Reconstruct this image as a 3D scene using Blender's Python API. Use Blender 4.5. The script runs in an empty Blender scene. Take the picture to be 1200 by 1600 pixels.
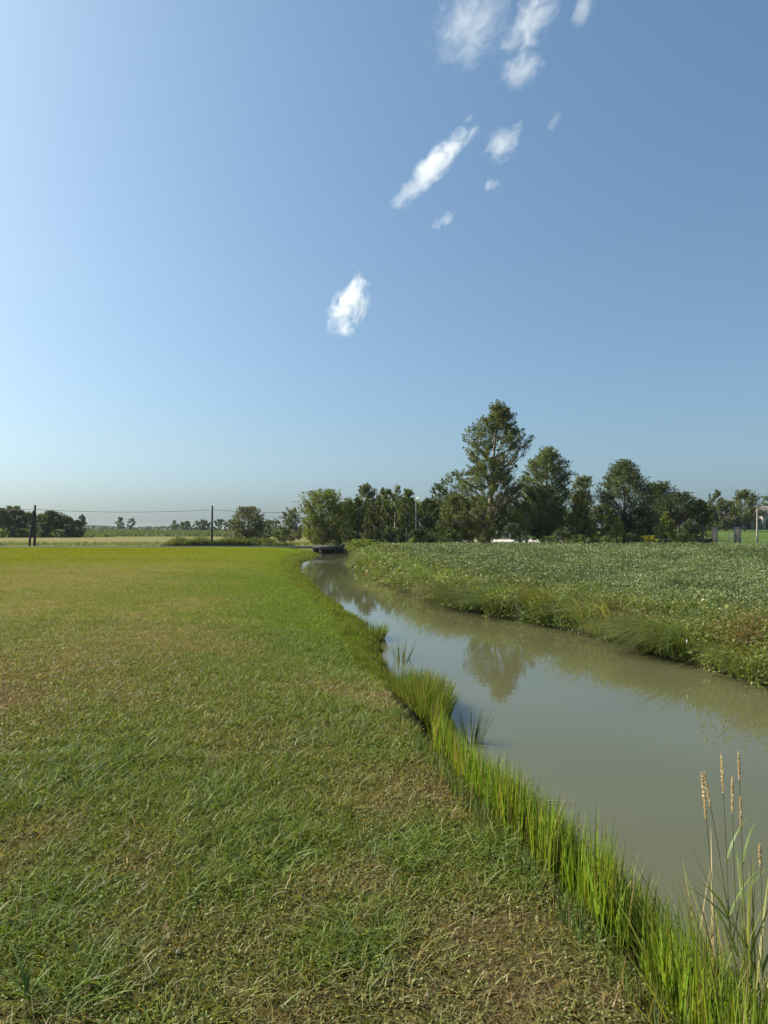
import bpy, math, random
import numpy as np
from mathutils import Vector
R = math.radians
rng = np.random.default_rng(7)
random.seed(7)
S = bpy.context.scene
COL = S.collection

# ------------------------------------------------------------------ camera
HC = 1.65; FPX = 1120.0; PITCH = math.atan(30/1120)
cam = bpy.data.cameras.new('camera'); cam.sensor_fit = 'VERTICAL'; cam.sensor_height = 36; cam.lens = 36*FPX/1600
cam.clip_start = 0.05; cam.clip_end = 30000
co = bpy.data.objects.new('camera', cam); COL.objects.link(co)
co.location = (0, 0, HC); co.rotation_euler = (R(90)+PITCH, 0, 0); S.camera = co

# ------------------------------------------------------------------ sun and sky
SUN_EL, SUN_AZ = R(39), R(-69)          # azimuth from +Y, negative = to the left
w = bpy.data.worlds.new('World'); S.world = w; w.use_nodes = True
nt = w.node_tree; bg = nt.nodes['Background']
sky = nt.nodes.new('ShaderNodeTexSky'); sky.sky_type = 'NISHITA'; sky.sun_disc = False
sky.sun_elevation = SUN_EL; sky.sun_rotation = SUN_AZ
sky.altitude = 0; sky.air_density = 1.0; sky.dust_density = 2.0; sky.ozone_density = 2.0
# thick summer air: the sky grows a little dimmer and bluer towards the horizon
_tc = nt.nodes.new('ShaderNodeTexCoord'); _sp = nt.nodes.new('ShaderNodeSeparateXYZ'); nt.links.new(_tc.outputs['Generated'], _sp.inputs[0])
_rp = nt.nodes.new('ShaderNodeValToRGB'); nt.links.new(_sp.outputs[2], _rp.inputs[0]); _e = _rp.color_ramp.elements
_e[0].position = 0; _e[0].color = (.56, .76, 1.05, 1); _e[1].position = .55; _e[1].color = (.86, 1.035, 1.03, 1)
_x = _e.new(.12); _x.color = (.71, .835, .90, 1); _x = _e.new(.32); _x.color = (.83, .955, .955, 1)
_mx = nt.nodes.new('ShaderNodeMix'); _mx.data_type = 'RGBA'; _mx.blend_type = 'MULTIPLY'; _mx.inputs[0].default_value = 1
nt.links.new(sky.outputs[0], _mx.inputs[6]); nt.links.new(_rp.outputs[0], _mx.inputs[7]); nt.links.new(_mx.outputs[2], bg.inputs[0]); bg.inputs[1].default_value = 0.074
sl = bpy.data.lights.new('sun', 'SUN'); sl.energy = 5.0; sl.angle = R(0.53); sl.color = (1, .93, .82)
so = bpy.data.objects.new('sun', sl); COL.objects.link(so); so.location = (-60, 30, 60)
sd = Vector((math.sin(SUN_AZ)*math.cos(SUN_EL), math.cos(SUN_AZ)*math.cos(SUN_EL), math.sin(SUN_EL)))
so.rotation_euler = sd.to_track_quat('Z', 'Y').to_euler()
S.view_settings.view_transform = 'Standard'; S.view_settings.look = 'None'
S.view_settings.exposure = 1.05; S.view_settings.gamma = 1
S.cycles.max_bounces = 8; S.cycles.transparent_max_bounces = 16; S.cycles.volume_bounces = 2
S.cycles.diffuse_bounces = 3; S.cycles.transmission_bounces = 4; S.cycles.use_denoising = True

# ------------------------------------------------------------------ helpers: picture to place
def ray(px, py):
    dx = (px-600)/FPX; dv = (800-py)/FPX
    y = math.cos(PITCH)-dv*math.sin(PITCH); z = math.sin(PITCH)+dv*math.cos(PITCH)
    return dx/y, z/y
def at(px, py, Y):
    a, b = ray(px, py); return np.array((a*Y, Y, HC+b*Y))
def on_z(px, py, z):
    a, b = ray(px, py); Y = (z-HC)/b; return np.array((a*Y, Y, z))
def sstep(a, b, v):
    t = np.clip((np.asarray(v, float)-a)/(b-a), 0, 1); return t*t*(3-2*t)
_tab = np.random.default_rng(99).random((256, 256))
def vnoise(x, y):
    x = np.asarray(x, float); y = np.asarray(y, float)
    xi = np.floor(x).astype(int); yi = np.floor(y).astype(int); fx = x-xi; fy = y-yi
    fx = fx*fx*(3-2*fx); fy = fy*fy*(3-2*fy)
    g = lambda a, b: _tab[a & 255, b & 255]
    return (g(xi, yi)*(1-fx)+g(xi+1, yi)*fx)*(1-fy)+(g(xi, yi+1)*(1-fx)+g(xi+1, yi+1)*fx)*fy
def fbm(x, y, o=4):
    s = 0; a = .5; t = 0
    for k in range(o):
        s = s+a*vnoise(x*2**k+17.3*k, y*2**k+5.1*k); t += a; a *= .5
    return s/t

# ------------------------------------------------------------------ helpers: meshes
class MB:
    def __init__(s): s.v = []; s.f = []; s.c = []; s.n = 0; s.col = False
    def add(s, v, f, c=None):
        v = np.asarray(v, np.float32).reshape(-1, 3); f = np.asarray(f, np.int64)
        s.v.append(v); s.f.append(f+s.n); s.n += len(v)
        if c is None: c = np.ones((len(v), 3))*.5
        else: s.col = True
        c = np.asarray(c, np.float32)
        if c.ndim == 1: c = np.tile(c, (len(v), 1))
        s.c.append(c)
    def build(s, name, mat, parent=None, loc=None, smooth=False):
        me = bpy.data.meshes.new(name)
        V = np.concatenate(s.v)
        me.vertices.add(len(V)); me.vertices.foreach_set('co', V.ravel())
        sizes = np.concatenate([np.full(len(f), f.shape[1]) for f in s.f])
        idx = np.concatenate([f.ravel() for f in s.f])
        me.loops.add(len(idx)); me.loops.foreach_set('vertex_index', idx.astype(np.int32))
        me.polygons.add(len(sizes))
        me.polygons.foreach_set('loop_start', (np.cumsum(sizes)-sizes).astype(np.int32))
        me.polygons.foreach_set('loop_total', sizes.astype(np.int32))
        if smooth: me.polygons.foreach_set('use_smooth', np.ones(len(sizes), bool))
        if s.col:
            at_ = me.attributes.new('Col', 'FLOAT_COLOR', 'POINT')
            C = np.concatenate(s.c); at_.data.foreach_set('color', np.c_[C, np.ones(len(C))].astype(np.float32).ravel())
        me.update(calc_edges=True); me.validate()
        me.materials.append(mat)
        o = bpy.data.objects.new(name, me); COL.objects.link(o)
        if parent is not None: o.parent = parent
        if loc is not None: o.location = loc
        return o
    def box(s, c, d, rz=0, c3=None, taper=1):
        c = np.asarray(c, float); d = np.asarray(d, float)/2
        p = np.array([[x, y, z] for z in (-1, 1) for y in (-1, 1) for x in (-1, 1)], float)
        p[4:, :2] *= taper
        p = p*d; ca, sa = math.cos(rz), math.sin(rz)
        p = np.c_[p[:, 0]*ca-p[:, 1]*sa, p[:, 0]*sa+p[:, 1]*ca, p[:, 2]]+c
        s.add(p, [[0, 2, 3, 1], [4, 5, 7, 6], [0, 1, 5, 4], [2, 6, 7, 3], [0, 4, 6, 2], [1, 3, 7, 5]], c3)
    def tube(s, pts, rad, n=7, c3=None, cap=True):
        P = np.asarray(pts, float); m = len(P); rad = np.broadcast_to(np.asarray(rad, float), (m,))
        T = np.gradient(P, axis=0); T /= np.linalg.norm(T, axis=1, keepdims=True)+1e-9
        ref = np.array((0, 0, 1.)) if abs(T[:, 2].mean()) < .9 else np.array((0, 1., 0))
        U = np.cross(T, ref); U /= np.linalg.norm(U, axis=1, keepdims=True)+1e-9; W = np.cross(T, U)
        a = np.linspace(0, 2*np.pi, n, endpoint=False)
        v = P[:, None]+rad[:, None, None]*(np.cos(a)[None, :, None]*U[:, None]+np.sin(a)[None, :, None]*W[:, None])
        i = np.arange(m-1)[:, None]*n; j = np.arange(n)[None]; k = (j+1) % n
        f = np.stack([i+j, i+k, i+n+k, i+n+j], -1).reshape(-1, 4)
        s.add(v.reshape(-1, 3), f, c3)
        if cap:
            s.add(v[0], [list(range(n))], c3); s.add(v[-1], [list(range(n))[::-1]], c3)
    def lathe(s, prof, c=(0, 0, 0), n=16, c3=None):
        prof = np.asarray(prof, float); m = len(prof); a = np.linspace(0, 2*np.pi, n, endpoint=False)
        v = np.stack([prof[:, 0:1]*np.cos(a), prof[:, 0:1]*np.sin(a), np.repeat(prof[:, 1:2], n, 1)], -1)+np.asarray(c)
        i = np.arange(m-1)[:, None]*n; j = np.arange(n)[None]; k = (j+1) % n
        s.add(v.reshape(-1, 3), np.stack([i+j, i+k, i+n+k, i+n+j], -1).reshape(-1, 4), c3)
        s.add(v[-1], [list(range(n))], c3)
    def prism(s, outline, axis, d0, d1, c3=None):       # outline of 2D points extruded along an axis
        o = np.asarray(outline, float); n = len(o)
        def mk(d):
            if axis == 'y': return np.c_[o[:, 0], np.full(n, d), o[:, 1]]
            return np.c_[np.full(n, d), o[:, 0], o[:, 1]]
        s.add(np.r_[mk(d0), mk(d1)], [[i, (i+1) % n, n+(i+1) % n, n+i] for i in range(n)], c3)
        s.add(mk(d0), [list(range(n))[::-1]], c3); s.add(mk(d1), [list(range(n))], c3)
    def blades(s, B, H, out, wid, col, seg=3, droop=.3, lean=.5, face=None):
        # ribbons: base points B, length H, outward direction out (unit xy), width wid
        B = np.asarray(B, float); n = len(B); H = np.broadcast_to(H, (n,)).astype(float); wid = np.broadcast_to(wid, (n,)).astype(float)
        droop = np.broadcast_to(droop, (n,)); lean = np.broadcast_to(lean, (n,))
        t = np.linspace(0, 1, seg+1)
        xy = out[:, None, :]*(H[:, None]*(lean[:, None]*t[None]+np.minimum(droop, 1.0)[:, None]*t[None]**2*.8))[..., None]
        z = H[:, None]*(t[None]-.55*droop[:, None]*t[None]**2.2)
        P = np.concatenate([xy, z[..., None]], -1)+B[:, None]
        if face is None: face = rng.random(n)*2*np.pi
        sx = np.c_[np.cos(face), np.sin(face), np.zeros(n)]
        ww = (wid[:, None]*.5*np.clip(1-t[None]**1.7*.92, 0, 1))[..., None]
        L = P-sx[:, None]*ww; Q = P+sx[:, None]*ww
        V = np.stack([L, Q], 2).reshape(n, -1, 3); k = 2*(seg+1)
        q = np.array([[2*i, 2*i+1, 2*i+3, 2*i+2] for i in range(seg)])
        F = (np.arange(n)[:, None, None]*k+q[None]).reshape(-1, 4)
        C = np.repeat(np.asarray(col, float), k, 0)
        s.add(V.reshape(-1, 3), F, C)
    def leaves(s, Pc, size, col, up=0.3, asp=.55, nrm=None):
        Pc = np.asarray(Pc, float); n = len(Pc)
        N = rng.normal(size=(n, 3)); N[:, 2] = np.abs(N[:, 2])+up
        N /= np.linalg.norm(N, axis=1, keepdims=True)
        A = rng.normal(size=(n, 3)); U = np.cross(N, A); U /= np.linalg.norm(U, axis=1, keepdims=True)+1e-9; W = np.cross(N, U)
        size = np.broadcast_to(size, (n,))[:, None]
        V = np.stack([Pc-U*size*.5, Pc+W*size*asp*.5-U*size*.08, Pc+U*size*.5, Pc-W*size*asp*.5-U*size*.08], 1)
        F = np.arange(n)[:, None]*4+np.arange(4)[None]
        s.add(V.reshape(-1, 3), F, np.repeat(np.asarray(col, float), 4, 0))

def tag(o, label=None, cat=None, group=None, kind=None):
    if label: o['label'] = label
    if cat: o['category'] = cat
    if group: o['group'] = group
    if kind: o['kind'] = kind
    return o
def empty(name, loc, label, cat, group=None, rz=0):
    o = bpy.data.objects.new(name, None); COL.objects.link(o); o.location = loc; o.rotation_euler = (0, 0, rz)
    o.empty_display_size = .2
    return tag(o, label, cat, group)
def copy_tree(o, parent=None):
    c = o.copy(); COL.objects.link(c)
    if parent is not None: c.parent = parent
    for ch in [k for k in bpy.data.objects if k.parent is o]: copy_tree(ch, c)
    return c

# ------------------------------------------------------------------ materials
def mat(name):
    m = bpy.data.materials.new(name); m.use_nodes = True
    n = m.node_tree; b = n.nodes['Principled BSDF']; return m, n, b
def N(nt, typ, **kw):
    n = nt.nodes.new(typ)
    for k, v in kw.items():
        if k.startswith('_'): setattr(n, k[1:], v)
        else: n.inputs[k].default_value = v
    return n
def noise(nt, vec, scale, detail=4, rough=.55, dist=0):
    n = nt.nodes.new('ShaderNodeTexNoise'); n.inputs['Scale'].default_value = scale; n.inputs['Detail'].default_value = detail
    n.inputs['Roughness'].default_value = rough; n.inputs['Distortion'].default_value = dist
    if vec is not None: nt.links.new(vec, n.inputs['Vector'])
    return n.outputs['Fac']
def ramp(nt, fac, stops):
    r = nt.nodes.new('ShaderNodeValToRGB'); nt.links.new(fac, r.inputs[0]); e = r.color_ramp.elements
    for i, (p, c) in enumerate(stops):
        x = e[i] if i < 2 else e.new(p)
        x.position = p; x.color = (*c, 1) if len(c) == 3 else c
    return r.outputs[0]
def mix(nt, fac, a, b, mode='MIX'):
    m = nt.nodes.new('ShaderNodeMix'); m.data_type = 'RGBA'; m.blend_type = mode
    for s, v in ((m.inputs[0], fac), (m.inputs[6], a), (m.inputs[7], b)):
        if hasattr(v, 'is_output'): nt.links.new(v, s)
        elif isinstance(v, (int, float)): s.default_value = v
        else: s.default_value = (*v, 1)
    return m.outputs[2]
def bump(nt, b, h, strength=.4, dist=.05):
    n = nt.nodes.new('ShaderNodeBump'); n.inputs['Strength'].default_value = strength; n.inputs['Distance'].default_value = dist
    nt.links.new(h, n.inputs['Height']); nt.links.new(n.outputs[0], b.inputs['Normal'])
def pos(nt): return nt.nodes.new('ShaderNodeNewGeometry').outputs['Position']
def objco(nt): return nt.nodes.new('ShaderNodeTexCoord').outputs['Object']

def leaf_mat(name, trans=.35, rough=.5, tcol=(1.25, 1.15, .5), spec=.35):
    m, n, b = mat(name)
    a = n.nodes.new('ShaderNodeAttribute'); a.attribute_name = 'Col'
    n.links.new(a.outputs['Color'], b.inputs['Base Color']); b.inputs['Roughness'].default_value = rough
    b.inputs['Specular IOR Level'].default_value = spec
    t = n.nodes.new('ShaderNodeBsdfTranslucent')
    n.links.new(mix(n, 1.0, a.outputs['Color'], tcol, 'MULTIPLY'), t.inputs[0])
    x = n.nodes.new('ShaderNodeMixShader'); x.inputs[0].default_value = trans
    n.links.new(b.outputs[0], x.inputs[1]); n.links.new(t.outputs[0], x.inputs[2])
    n.links.new(x.outputs[0], n.nodes['Material Output'].inputs[0])
    return m
M_leaf = leaf_mat('tree_leaf', .36, .55, spec=.2)
M_grass = leaf_mat('grass_blade', .36, .45, spec=.22)
M_turf = leaf_mat('turf_blade', .36, .6, spec=.10)
M_turf_near = leaf_mat('turf_blade_near', .36, .5, spec=.17)
M_crop = leaf_mat('crop_leaf', .30, .5, spec=.2)

def simple(name, col, rough=.8, var=.25, scale=6, bmp=.2, metallic=0, space='obj'):
    m, n, b = mat(name); v = objco(n) if space == 'obj' else pos(n)
    f = noise(n, v, scale, 5)
    lo = tuple(c*(1-var) for c in col); hi = tuple(min(1, c*(1+var)) for c in col)
    n.links.new(ramp(n, f, [(.3, lo), (.7, hi)]), b.inputs['Base Color'])
    b.inputs['Roughness'].default_value = rough; b.inputs['Metallic'].default_value = metallic
    if bmp: bump(n, b, noise(n, v, scale*4, 4), bmp, .02)
    return m
M_bark = simple('bark', (.10, .08, .06), .9, .4, 5, .6)
M_bark_pale = simple('pale_bark', (.36, .29, .21), .9, .3, 4, .4)
M_bark_tan = simple('tan_bark', (.22, .17, .12), .9, .3, 4, .4)
M_wood = simple('weathered_wood', (.13, .105, .08), .85, .3, 8, .3)
M_polewood = simple('dark_pole_wood', (.035, .03, .026), .9, .3, 6, .3)
M_palewood = simple('pale_pole_wood', (.30, .27, .22), .85, .25, 6, .3)
M_conc = simple('concrete', (.22, .21, .19), .85, .25, 3, .3)
M_plaster = simple('old_plaster', (.34, .32, .28), .9, .2, 1.5, .15)
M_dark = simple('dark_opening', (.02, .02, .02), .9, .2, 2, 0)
M_metal = simple('grey_metal', (.35, .36, .37), .45, .15, 6, 0, .7)
M_white = simple('white_paint', (.72, .72, .69), .5, .08, 6, 0)
M_wire = simple('wire', (.12, .12, .13), .6, .1, 3, 0)

def brick_mat(name, col, mort, scale):
    m, n, b = mat(name); t = n.nodes.new('ShaderNodeTexBrick')
    mp = n.nodes.new('ShaderNodeMapping'); mp.inputs['Rotation'].default_value = (R(90), 0, 0)
    n.links.new(objco(n), mp.inputs[0]); n.links.new(mp.outputs[0], t.inputs['Vector'])
    t.inputs['Color1'].default_value = (*col, 1); t.inputs['Color2'].default_value = (col[0]*.7, col[1]*.75, col[2]*.8, 1)
    t.inputs['Mortar'].default_value = (*mort, 1); t.inputs['Scale'].default_value = scale
    n.links.new(mix(n, .35, t.outputs[0], ramp(n, noise(n, objco(n), 3), [(.3, (.12, .1, .08)), (.7, (.4, .34, .28))])), b.inputs['Base Color'])
    b.inputs['Roughness'].default_value = .9; bump(n, b, t.outputs['Fac'], -.4, .01)
    return m
M_brick = brick_mat('weathered_brick', (.30, .24, .18), (.38, .36, .31), 4)
M_roof = simple('old_roof_tile', (.13, .105, .085), .9, .35, 2.5, .4)

# ------------------------------------------------------------------ the lie of the land
WZ = -0.75
XLy = [-6, 0, 2.4, 3.3, 4.3, 5.4, 6.4, 7.7, 8.7, 10, 11, 12.2, 14.1, 15.8, 18.5, 24.4, 30, 35.8, 42, 48.9, 55, 60, 66, 71, 75, 80, 110]
XLx = [2.7, 2.05, 1.56, 1.36, 1.16, .94, .76, .56, .5, .36, .24, .1, .0, -.03, -.5, -1.74, -2.85, -3.8, -4.85, -5.8, -6.3, -6.42, -6.45, -6.6, -6.9, -7.1, -9]
XRy = [-6, 0, 6, 11.2, 12.2, 13.4, 15.8, 16.8, 18.5, 19.6, 22.4, 28.3, 36, 44.8, 54, 62, 67, 71, 75, 80, 110]
XRx = [9.8, 8.5, 7.2, 6.05, 5.75, 5.5, 5.0, 4.6, 4.1, 3.45, 2.1, 1.0, -.3, -1.4, -1.85, -1.7, -1.9, -2.6, -3.8, -4.1, -6]
def _sm(yk, xk):
    g = np.linspace(-6, 110, 581); v = np.interp(g, yk, xk); k = np.hanning(9); k /= k.sum()
    vv = np.convolve(np.pad(v, 4, mode='edge'), k, 'valid'); return lambda y: np.interp(y, g, vv)
_XL, _XR = _sm(XLy, XLx), _sm(XRy, XRx)
XL = lambda y: _XL(y)+(fbm(np.asarray(y)*1.1, np.asarray(y)*0+3, 4)-.5)*np.clip(.06+np.asarray(y)*.012, 0, .5)
XR = lambda y: _XR(y)+(fbm(np.asarray(y)*.9, np.asarray(y)*0+9, 4)-.5)*np.clip(.25+np.asarray(y)*.008, 0, .6)
EO = lambda y: np.interp(y, [0, 5.4, 8, 12, 20, 40, 66, 80], [.62, .62, .55, .8, 1.0, 1.1, 1.4, 1.4])      # width of the left bank
def zlawn(x, y):
    return -.36*sstep(6, 11, y)*np.exp(-np.maximum(XL(y)-EO(y)-np.asarray(x), 0)/1.4)+(fbm(np.asarray(x)*.35, np.asarray(y)*.35, 3)-.5)*.06*sstep(76, 50, y)-.02
def zfield(x, y): return -.36+.29*sstep(12, 70, y)+0*np.asarray(x)+(fbm(np.asarray(x)*.2, np.asarray(y)*.2, 3)-.5)*.12
def zfar(x, y):
    x = np.asarray(x, float); y = np.asarray(y, float)
    z = -.03+1.9*sstep(225, 480, y)*sstep(60, 0, x)+2.05*sstep(100, 196, y)*sstep(34, 70, x)
    return z

# lawn wear: 0 green .. 1 dry; and 0..1 lush
DRY = [(580, 1060, .75), (240, 1470, .22), (300, 1455, .15), (160, 1490, .14), (40, 1290, .3), (215, 1320, .12), (430, 1140, .55), (20, 1085, 1.1), (190, 1010, 1.3), (560, 1390, .45), (700, 1500, .35),
       (790, 1430, .35), (880, 1550, .4), (620, 1560, .35), (500, 1590, .3), (40, 1590, .25), (250, 985, 2.0), (650, 1240, .45), (320, 950, 3), (760, 1560, .4), (960, 1590, .35), (230, 1340, .25), (100, 900, 9)]
LUSH = [(395, 1315, .45), (70, 1425, .3), (330, 1240, .4), (520, 1120, .8), (560, 1470, .25), (130, 1200, .8), (540, 985, 2.2), (470, 900, 5), (640, 1320, .25), (790, 1330, .25), (440, 940, 3), (560, 1040, .5), (130, 1530, .2)]
def spots(x, y, L):
    s = np.zeros(np.shape(x))
    for px, py, r in L:
        c = on_z(px, py, 0); s = np.maximum(s, np.exp(-(((x-c[0])/r)**2+((y-c[1])/(r*1.5))**2)))
    return s
def wear(x, y):
    n = fbm(x*.8+3, y*.55, 5); n2 = fbm(x*3.3, y*2.6+40, 4); n3 = fbm(x*9+7, y*8, 3)
    d = .34*sstep(.48, .72, n)+.45*(n2-.5)*2+.35*(n3-.5)*2+.55*spots(x, y, DRY)-.6*spots(x, y, LUSH)
    return np.clip(d+.08, 0, 1)

# ground sheets
def sheet(name, X, Y, Z, mat_, col=None, label=None, kind='structure'):
    r, c = X.shape; b = MB()
    i = np.arange(r-1)[:, None]*c+np.arange(c-1)[None]
    b.add(np.stack([X, Y, Z], -1).reshape(-1, 3), np.stack([i, i+1, i+c+1, i+c], -1).reshape(-1, 4), None if col is None else col.reshape(-1, 3))
    o = b.build(name, mat_, smooth=True); return tag(o, kind=kind, label=label)

C_GREEN = np.array((.140, .163, .032)); C_DRY = np.array((.205, .165, .070)); C_LUSH = np.array((.100, .155, .024)); C_FAR = np.array((.126, .146, .006))
def lawn_col(x, y):
    d = wear(x, y); l = spots(x, y, LUSH)
    far = sstep(14, 60, y+np.minimum(0, x)*-.3)[..., None]
    c = C_GREEN*(1-far)+C_FAR*far
    c = c*(1-l[..., None]*.6)+C_LUSH*l[..., None]*.6
    st = (np.exp(-np.maximum(XL(y)-EO(y)-x, 0)/(.8+.05*y))*sstep(7, 14, y)*.75)[..., None]; c = c*(1-st)+np.array((.108, .165, .014))*st; d = d*(1-.7*st[..., 0])
    band = (fbm(y*.22+x*.02, x*.01, 3)-.5)[..., None]*.35*far
    k = (d*(1-.70*far[..., 0]))[..., None]
    return (c*(1-k)+C_DRY*k)*(1+band)

m, n, b = mat('lawn_ground')
a = n.nodes.new('ShaderNodeAttribute'); a.attribute_name = 'Col'
P_ = pos(n); f1 = noise(n, P_, 9, 6, .7); f2 = noise(n, P_, 45, 4, .7)
c1 = mix(n, 1.0, a.outputs['Color'], ramp(n, f1, [(.3, (.62, .62, .62)), (.72, (1.3, 1.3, 1.2))]), 'MULTIPLY')
c2 = mix(n, 1.0, c1, ramp(n, f2, [(.35, (.6, .58, .55)), (.65, (1.25, 1.25, 1.2))]), 'MULTIPLY')
n.links.new(c2, b.inputs['Base Color']); b.inputs['Roughness'].default_value = 1; b.inputs['Specular IOR Level'].default_value = 0
bump(n, b, f2, .9, .05)
M_lawn = m
rows = np.r_[-4, -2, 0, np.geomspace(1.2, 76.0, 330)]
side = np.r_[np.geomspace(.06, 30, 170), np.geomspace(34, 320, 30)]
ne = 5
Y = np.repeat(rows[:, None], ne+len(side), 1); X = np.zeros_like(Y); Z = np.zeros_like(Y)
wl = XL(rows); eo = EO(rows); top = wl-eo
ztop = zlawn(top, rows)
X[:, 0] = wl+.6; Z[:, 0] = -1.3
X[:, 1] = wl; Z[:, 1] = WZ
X[:, 2] = wl-eo*.2; Z[:, 2] = WZ+(ztop-WZ)*.38
X[:, 3] = wl-eo*.55; Z[:, 3] = WZ+(ztop-WZ)*.72
X[:, 4] = top; Z[:, 4] = ztop-.015
X[:, 5:] = top[:, None]-side[None]; Z[:, 5:] = zlawn(X[:, 5:], Y[:, 5:])
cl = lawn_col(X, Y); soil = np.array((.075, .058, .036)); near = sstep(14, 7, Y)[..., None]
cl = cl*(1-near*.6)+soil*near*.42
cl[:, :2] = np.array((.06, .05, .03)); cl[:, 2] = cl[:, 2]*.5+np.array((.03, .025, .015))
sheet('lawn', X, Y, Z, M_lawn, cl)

M_soil = simple('field_soil', (.05, .045, .024), .95, .35, 2, .6, space='pos')
rr = np.r_[-4, 0, np.geomspace(1.5, 76.0, 160)]; ss = np.r_[np.geomspace(.2, 140, 70)]
Y = np.repeat(rr[:, None], 4+len(ss), 1); X = np.zeros_like(Y); Z = np.zeros_like(Y); wr = XR(rr)
X[:, 0] = wr-.7; Z[:, 0] = -1.35; X[:, 1] = wr; Z[:, 1] = WZ; X[:, 2] = wr+.15; Z[:, 2] = WZ+.14; X[:, 3] = wr+.5; Z[:, 3] = -.42
X[:, 4:] = wr[:, None]+.5+ss[None]; Z[:, 4:] = zfield(X[:, 4:], Y[:, 4:])
sheet('field', X[:, ::-1], Y[:, ::-1], Z[:, ::-1], M_soil)

# water
m, n, b = mat('muddy_water')
mp = n.nodes.new('ShaderNodeMapping'); mp.inputs['Scale'].default_value = (1.2, 3.2, 1); n.links.new(pos(n), mp.inputs[0])
h = noise(n, mp.outputs[0], 1.6, 3, .5, .6)
h2 = noise(n, mp.outputs[0], .35, 2, .5)
n.links.new(ramp(n, noise(n, pos(n), .25, 3), [(.3, (.070, .072, .031)), (.7, (.085, .086, .042))]), b.inputs['Base Color'])
b.inputs['Roughness'].default_value = .012; b.inputs['IOR'].default_value = 1.33
mm = n.nodes.new('ShaderNodeMath'); mm.operation = 'MULTIPLY'; n.links.new(h, mm.inputs[0]); n.links.new(h2, mm.inputs[1])
bump(n, b, mm.outputs[0], .035, .05)
M_water = m
wy = np.linspace(-5, 84, 60); X = np.stack([np.linspace(_XL(y)-1.6, _XR(y)+1.6, 12) for y in wy]); Y = np.repeat(wy[:, None], 12, 1)
sheet('water', X, Y, np.full_like(X, WZ), M_water)

# the far land as one sheet to the horizon
m, n, b = mat('far_land')
P_ = pos(n); sx = n.nodes.new('ShaderNodeSeparateXYZ'); n.links.new(P_, sx.inputs[0])
def mrange(v, a0, a1):
    r = n.nodes.new('ShaderNodeMapRange'); r.inputs[1].default_value = a0; r.inputs[2].default_value = a1; n.links.new(v, r.inputs[0]); return r.outputs[0]
nz = noise(n, P_, .05, 5); nz2 = noise(n, P_, 1.2, 5, .7)
stub = ramp(n, nz, [(.38, (.120, .130, .032)), (.66, (.175, .140, .05))])
verge = (.13, .15, .035)
c = mix(n, mrange(sx.outputs[1], 82, 96), verge, stub)
crop = ramp(n, nz, [(.35, (.085, .115, .030)), (.65, (.12, .135, .04))])
c = mix(n, mrange(sx.outputs[1], 214, 222), c, crop)
meadow = ramp(n, nz, [(.35, (.055, .092, .018)), (.65, (.07, .11, .02))])
c = mix(n, mrange(sx.outputs[0], 18, 26), c, meadow)
c = mix(n, 1.0, c, ramp(n, nz2, [(.3, (.7, .7, .7)), (.7, (1.2, 1.2, 1.2))]), 'MULTIPLY')
n.links.new(c, b.inputs['Base Color']); b.inputs['Roughness'].default_value = .95; b.inputs['Specular IOR Level'].default_value = .1
bump(n, b, nz2, .8, .3)
gy = np.r_[np.linspace(75.9, 260, 66), np.geomspace(270, 9000, 50)]; gx = np.r_[-np.geomspace(9000, 130, 25), np.linspace(-120, 120, 81), np.geomspace(130, 9000, 25)]
X, Y = np.meshgrid(gx, gy); Z = zfar(X, Y)
Z = np.where((X > -9.1) & (X < -2.9) & (Y < 83), -1.3, Z); Z = Z-.006
sheet('ground', X, Y, Z, m)
# pale gravel yard under the trees
m = simple('pale_gravel', (.42, .39, .33), .95, .15, 3, .3, space='pos')
X, Y = np.meshgrid(np.linspace(6, 31, 15), np.linspace(94, 145, 15)); X = X+(Y-115)*.14
sheet('yard', X, Y, zfar(X, Y)+.004, m)
# road
M_road = simple('old_asphalt', (.33, .31, .26), .9, .15, 3, .4, space='pos')
b = MB()
b.box((-88.2, 77.6, -.085), (162, 3.0, .2)); b.box((83.6, 77.6, -.085), (174.5, 3.0, .2))
tag(b.build('road', M_road), kind='structure')

# ------------------------------------------------------------------ lawn grass
def in_lawn(n, y0, y1, powr=-1):
    # points over the part of the lawn that can be seen, denser near the camera
    u = rng.random(n)
    y = (y0**(powr+1)+(y1**(powr+1)-y0**(powr+1))*u)**(1/(powr+1)) if powr != -1 else y0*(y1/y0)**u
    xl = -.64*y-2.4; xr = XL(y)-EO(y)*.9
    x = xl+(xr-xl)*rng.random(n)
    return x, y
G = MB()
def lawn_blades(n, y0, y1, h, wd, seg, powr, dens_lush=True):
    x, y = in_lawn(n, y0, y1, powr); d = wear(x, y); l = spots(x, y, LUSH)
    clump = fbm(x*5, y*5, 3)
    keep = rng.random(n) < np.clip(1.15-.6*d*(.4+clump), .4, 1); x, y, d, l, clump = x[keep], y[keep], d[keep], l[keep], clump[keep]; n = len(x)
    base = np.c_[x, y, zlawn(x, y)-.004]
    a_ = rng.random(n)*2*np.pi+0; out = np.c_[np.cos(a_), np.sin(a_)]
    H = h*(.4+.9*rng.random(n))*(.45+1.2*clump)*(1+.6*l)*(1-.45*d)
    col = lawn_col(x, y); yel = (rng.random(n) < .07+.30*d)[:, None]
    straw = np.array((.33, .27, .14))*(.6+.7*rng.random(n))[:, None]
    col = np.where(yel, col*.35+straw*.65, col)*(1+.75*(rng.random((n, 1))-.45))
    col = col*(1+.10*rng.normal(size=(n, 3)))
    G.blades(base, H, out, wd*(.6+.8*rng.random(n)), np.clip(col, .01, .6), seg, droop=.2+.8*rng.random(n), lean=.1+1.1*rng.random(n)**1.3)
lawn_blades(115000, 1.2, 5.4, .052, .0062, 3, 0.2)
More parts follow.
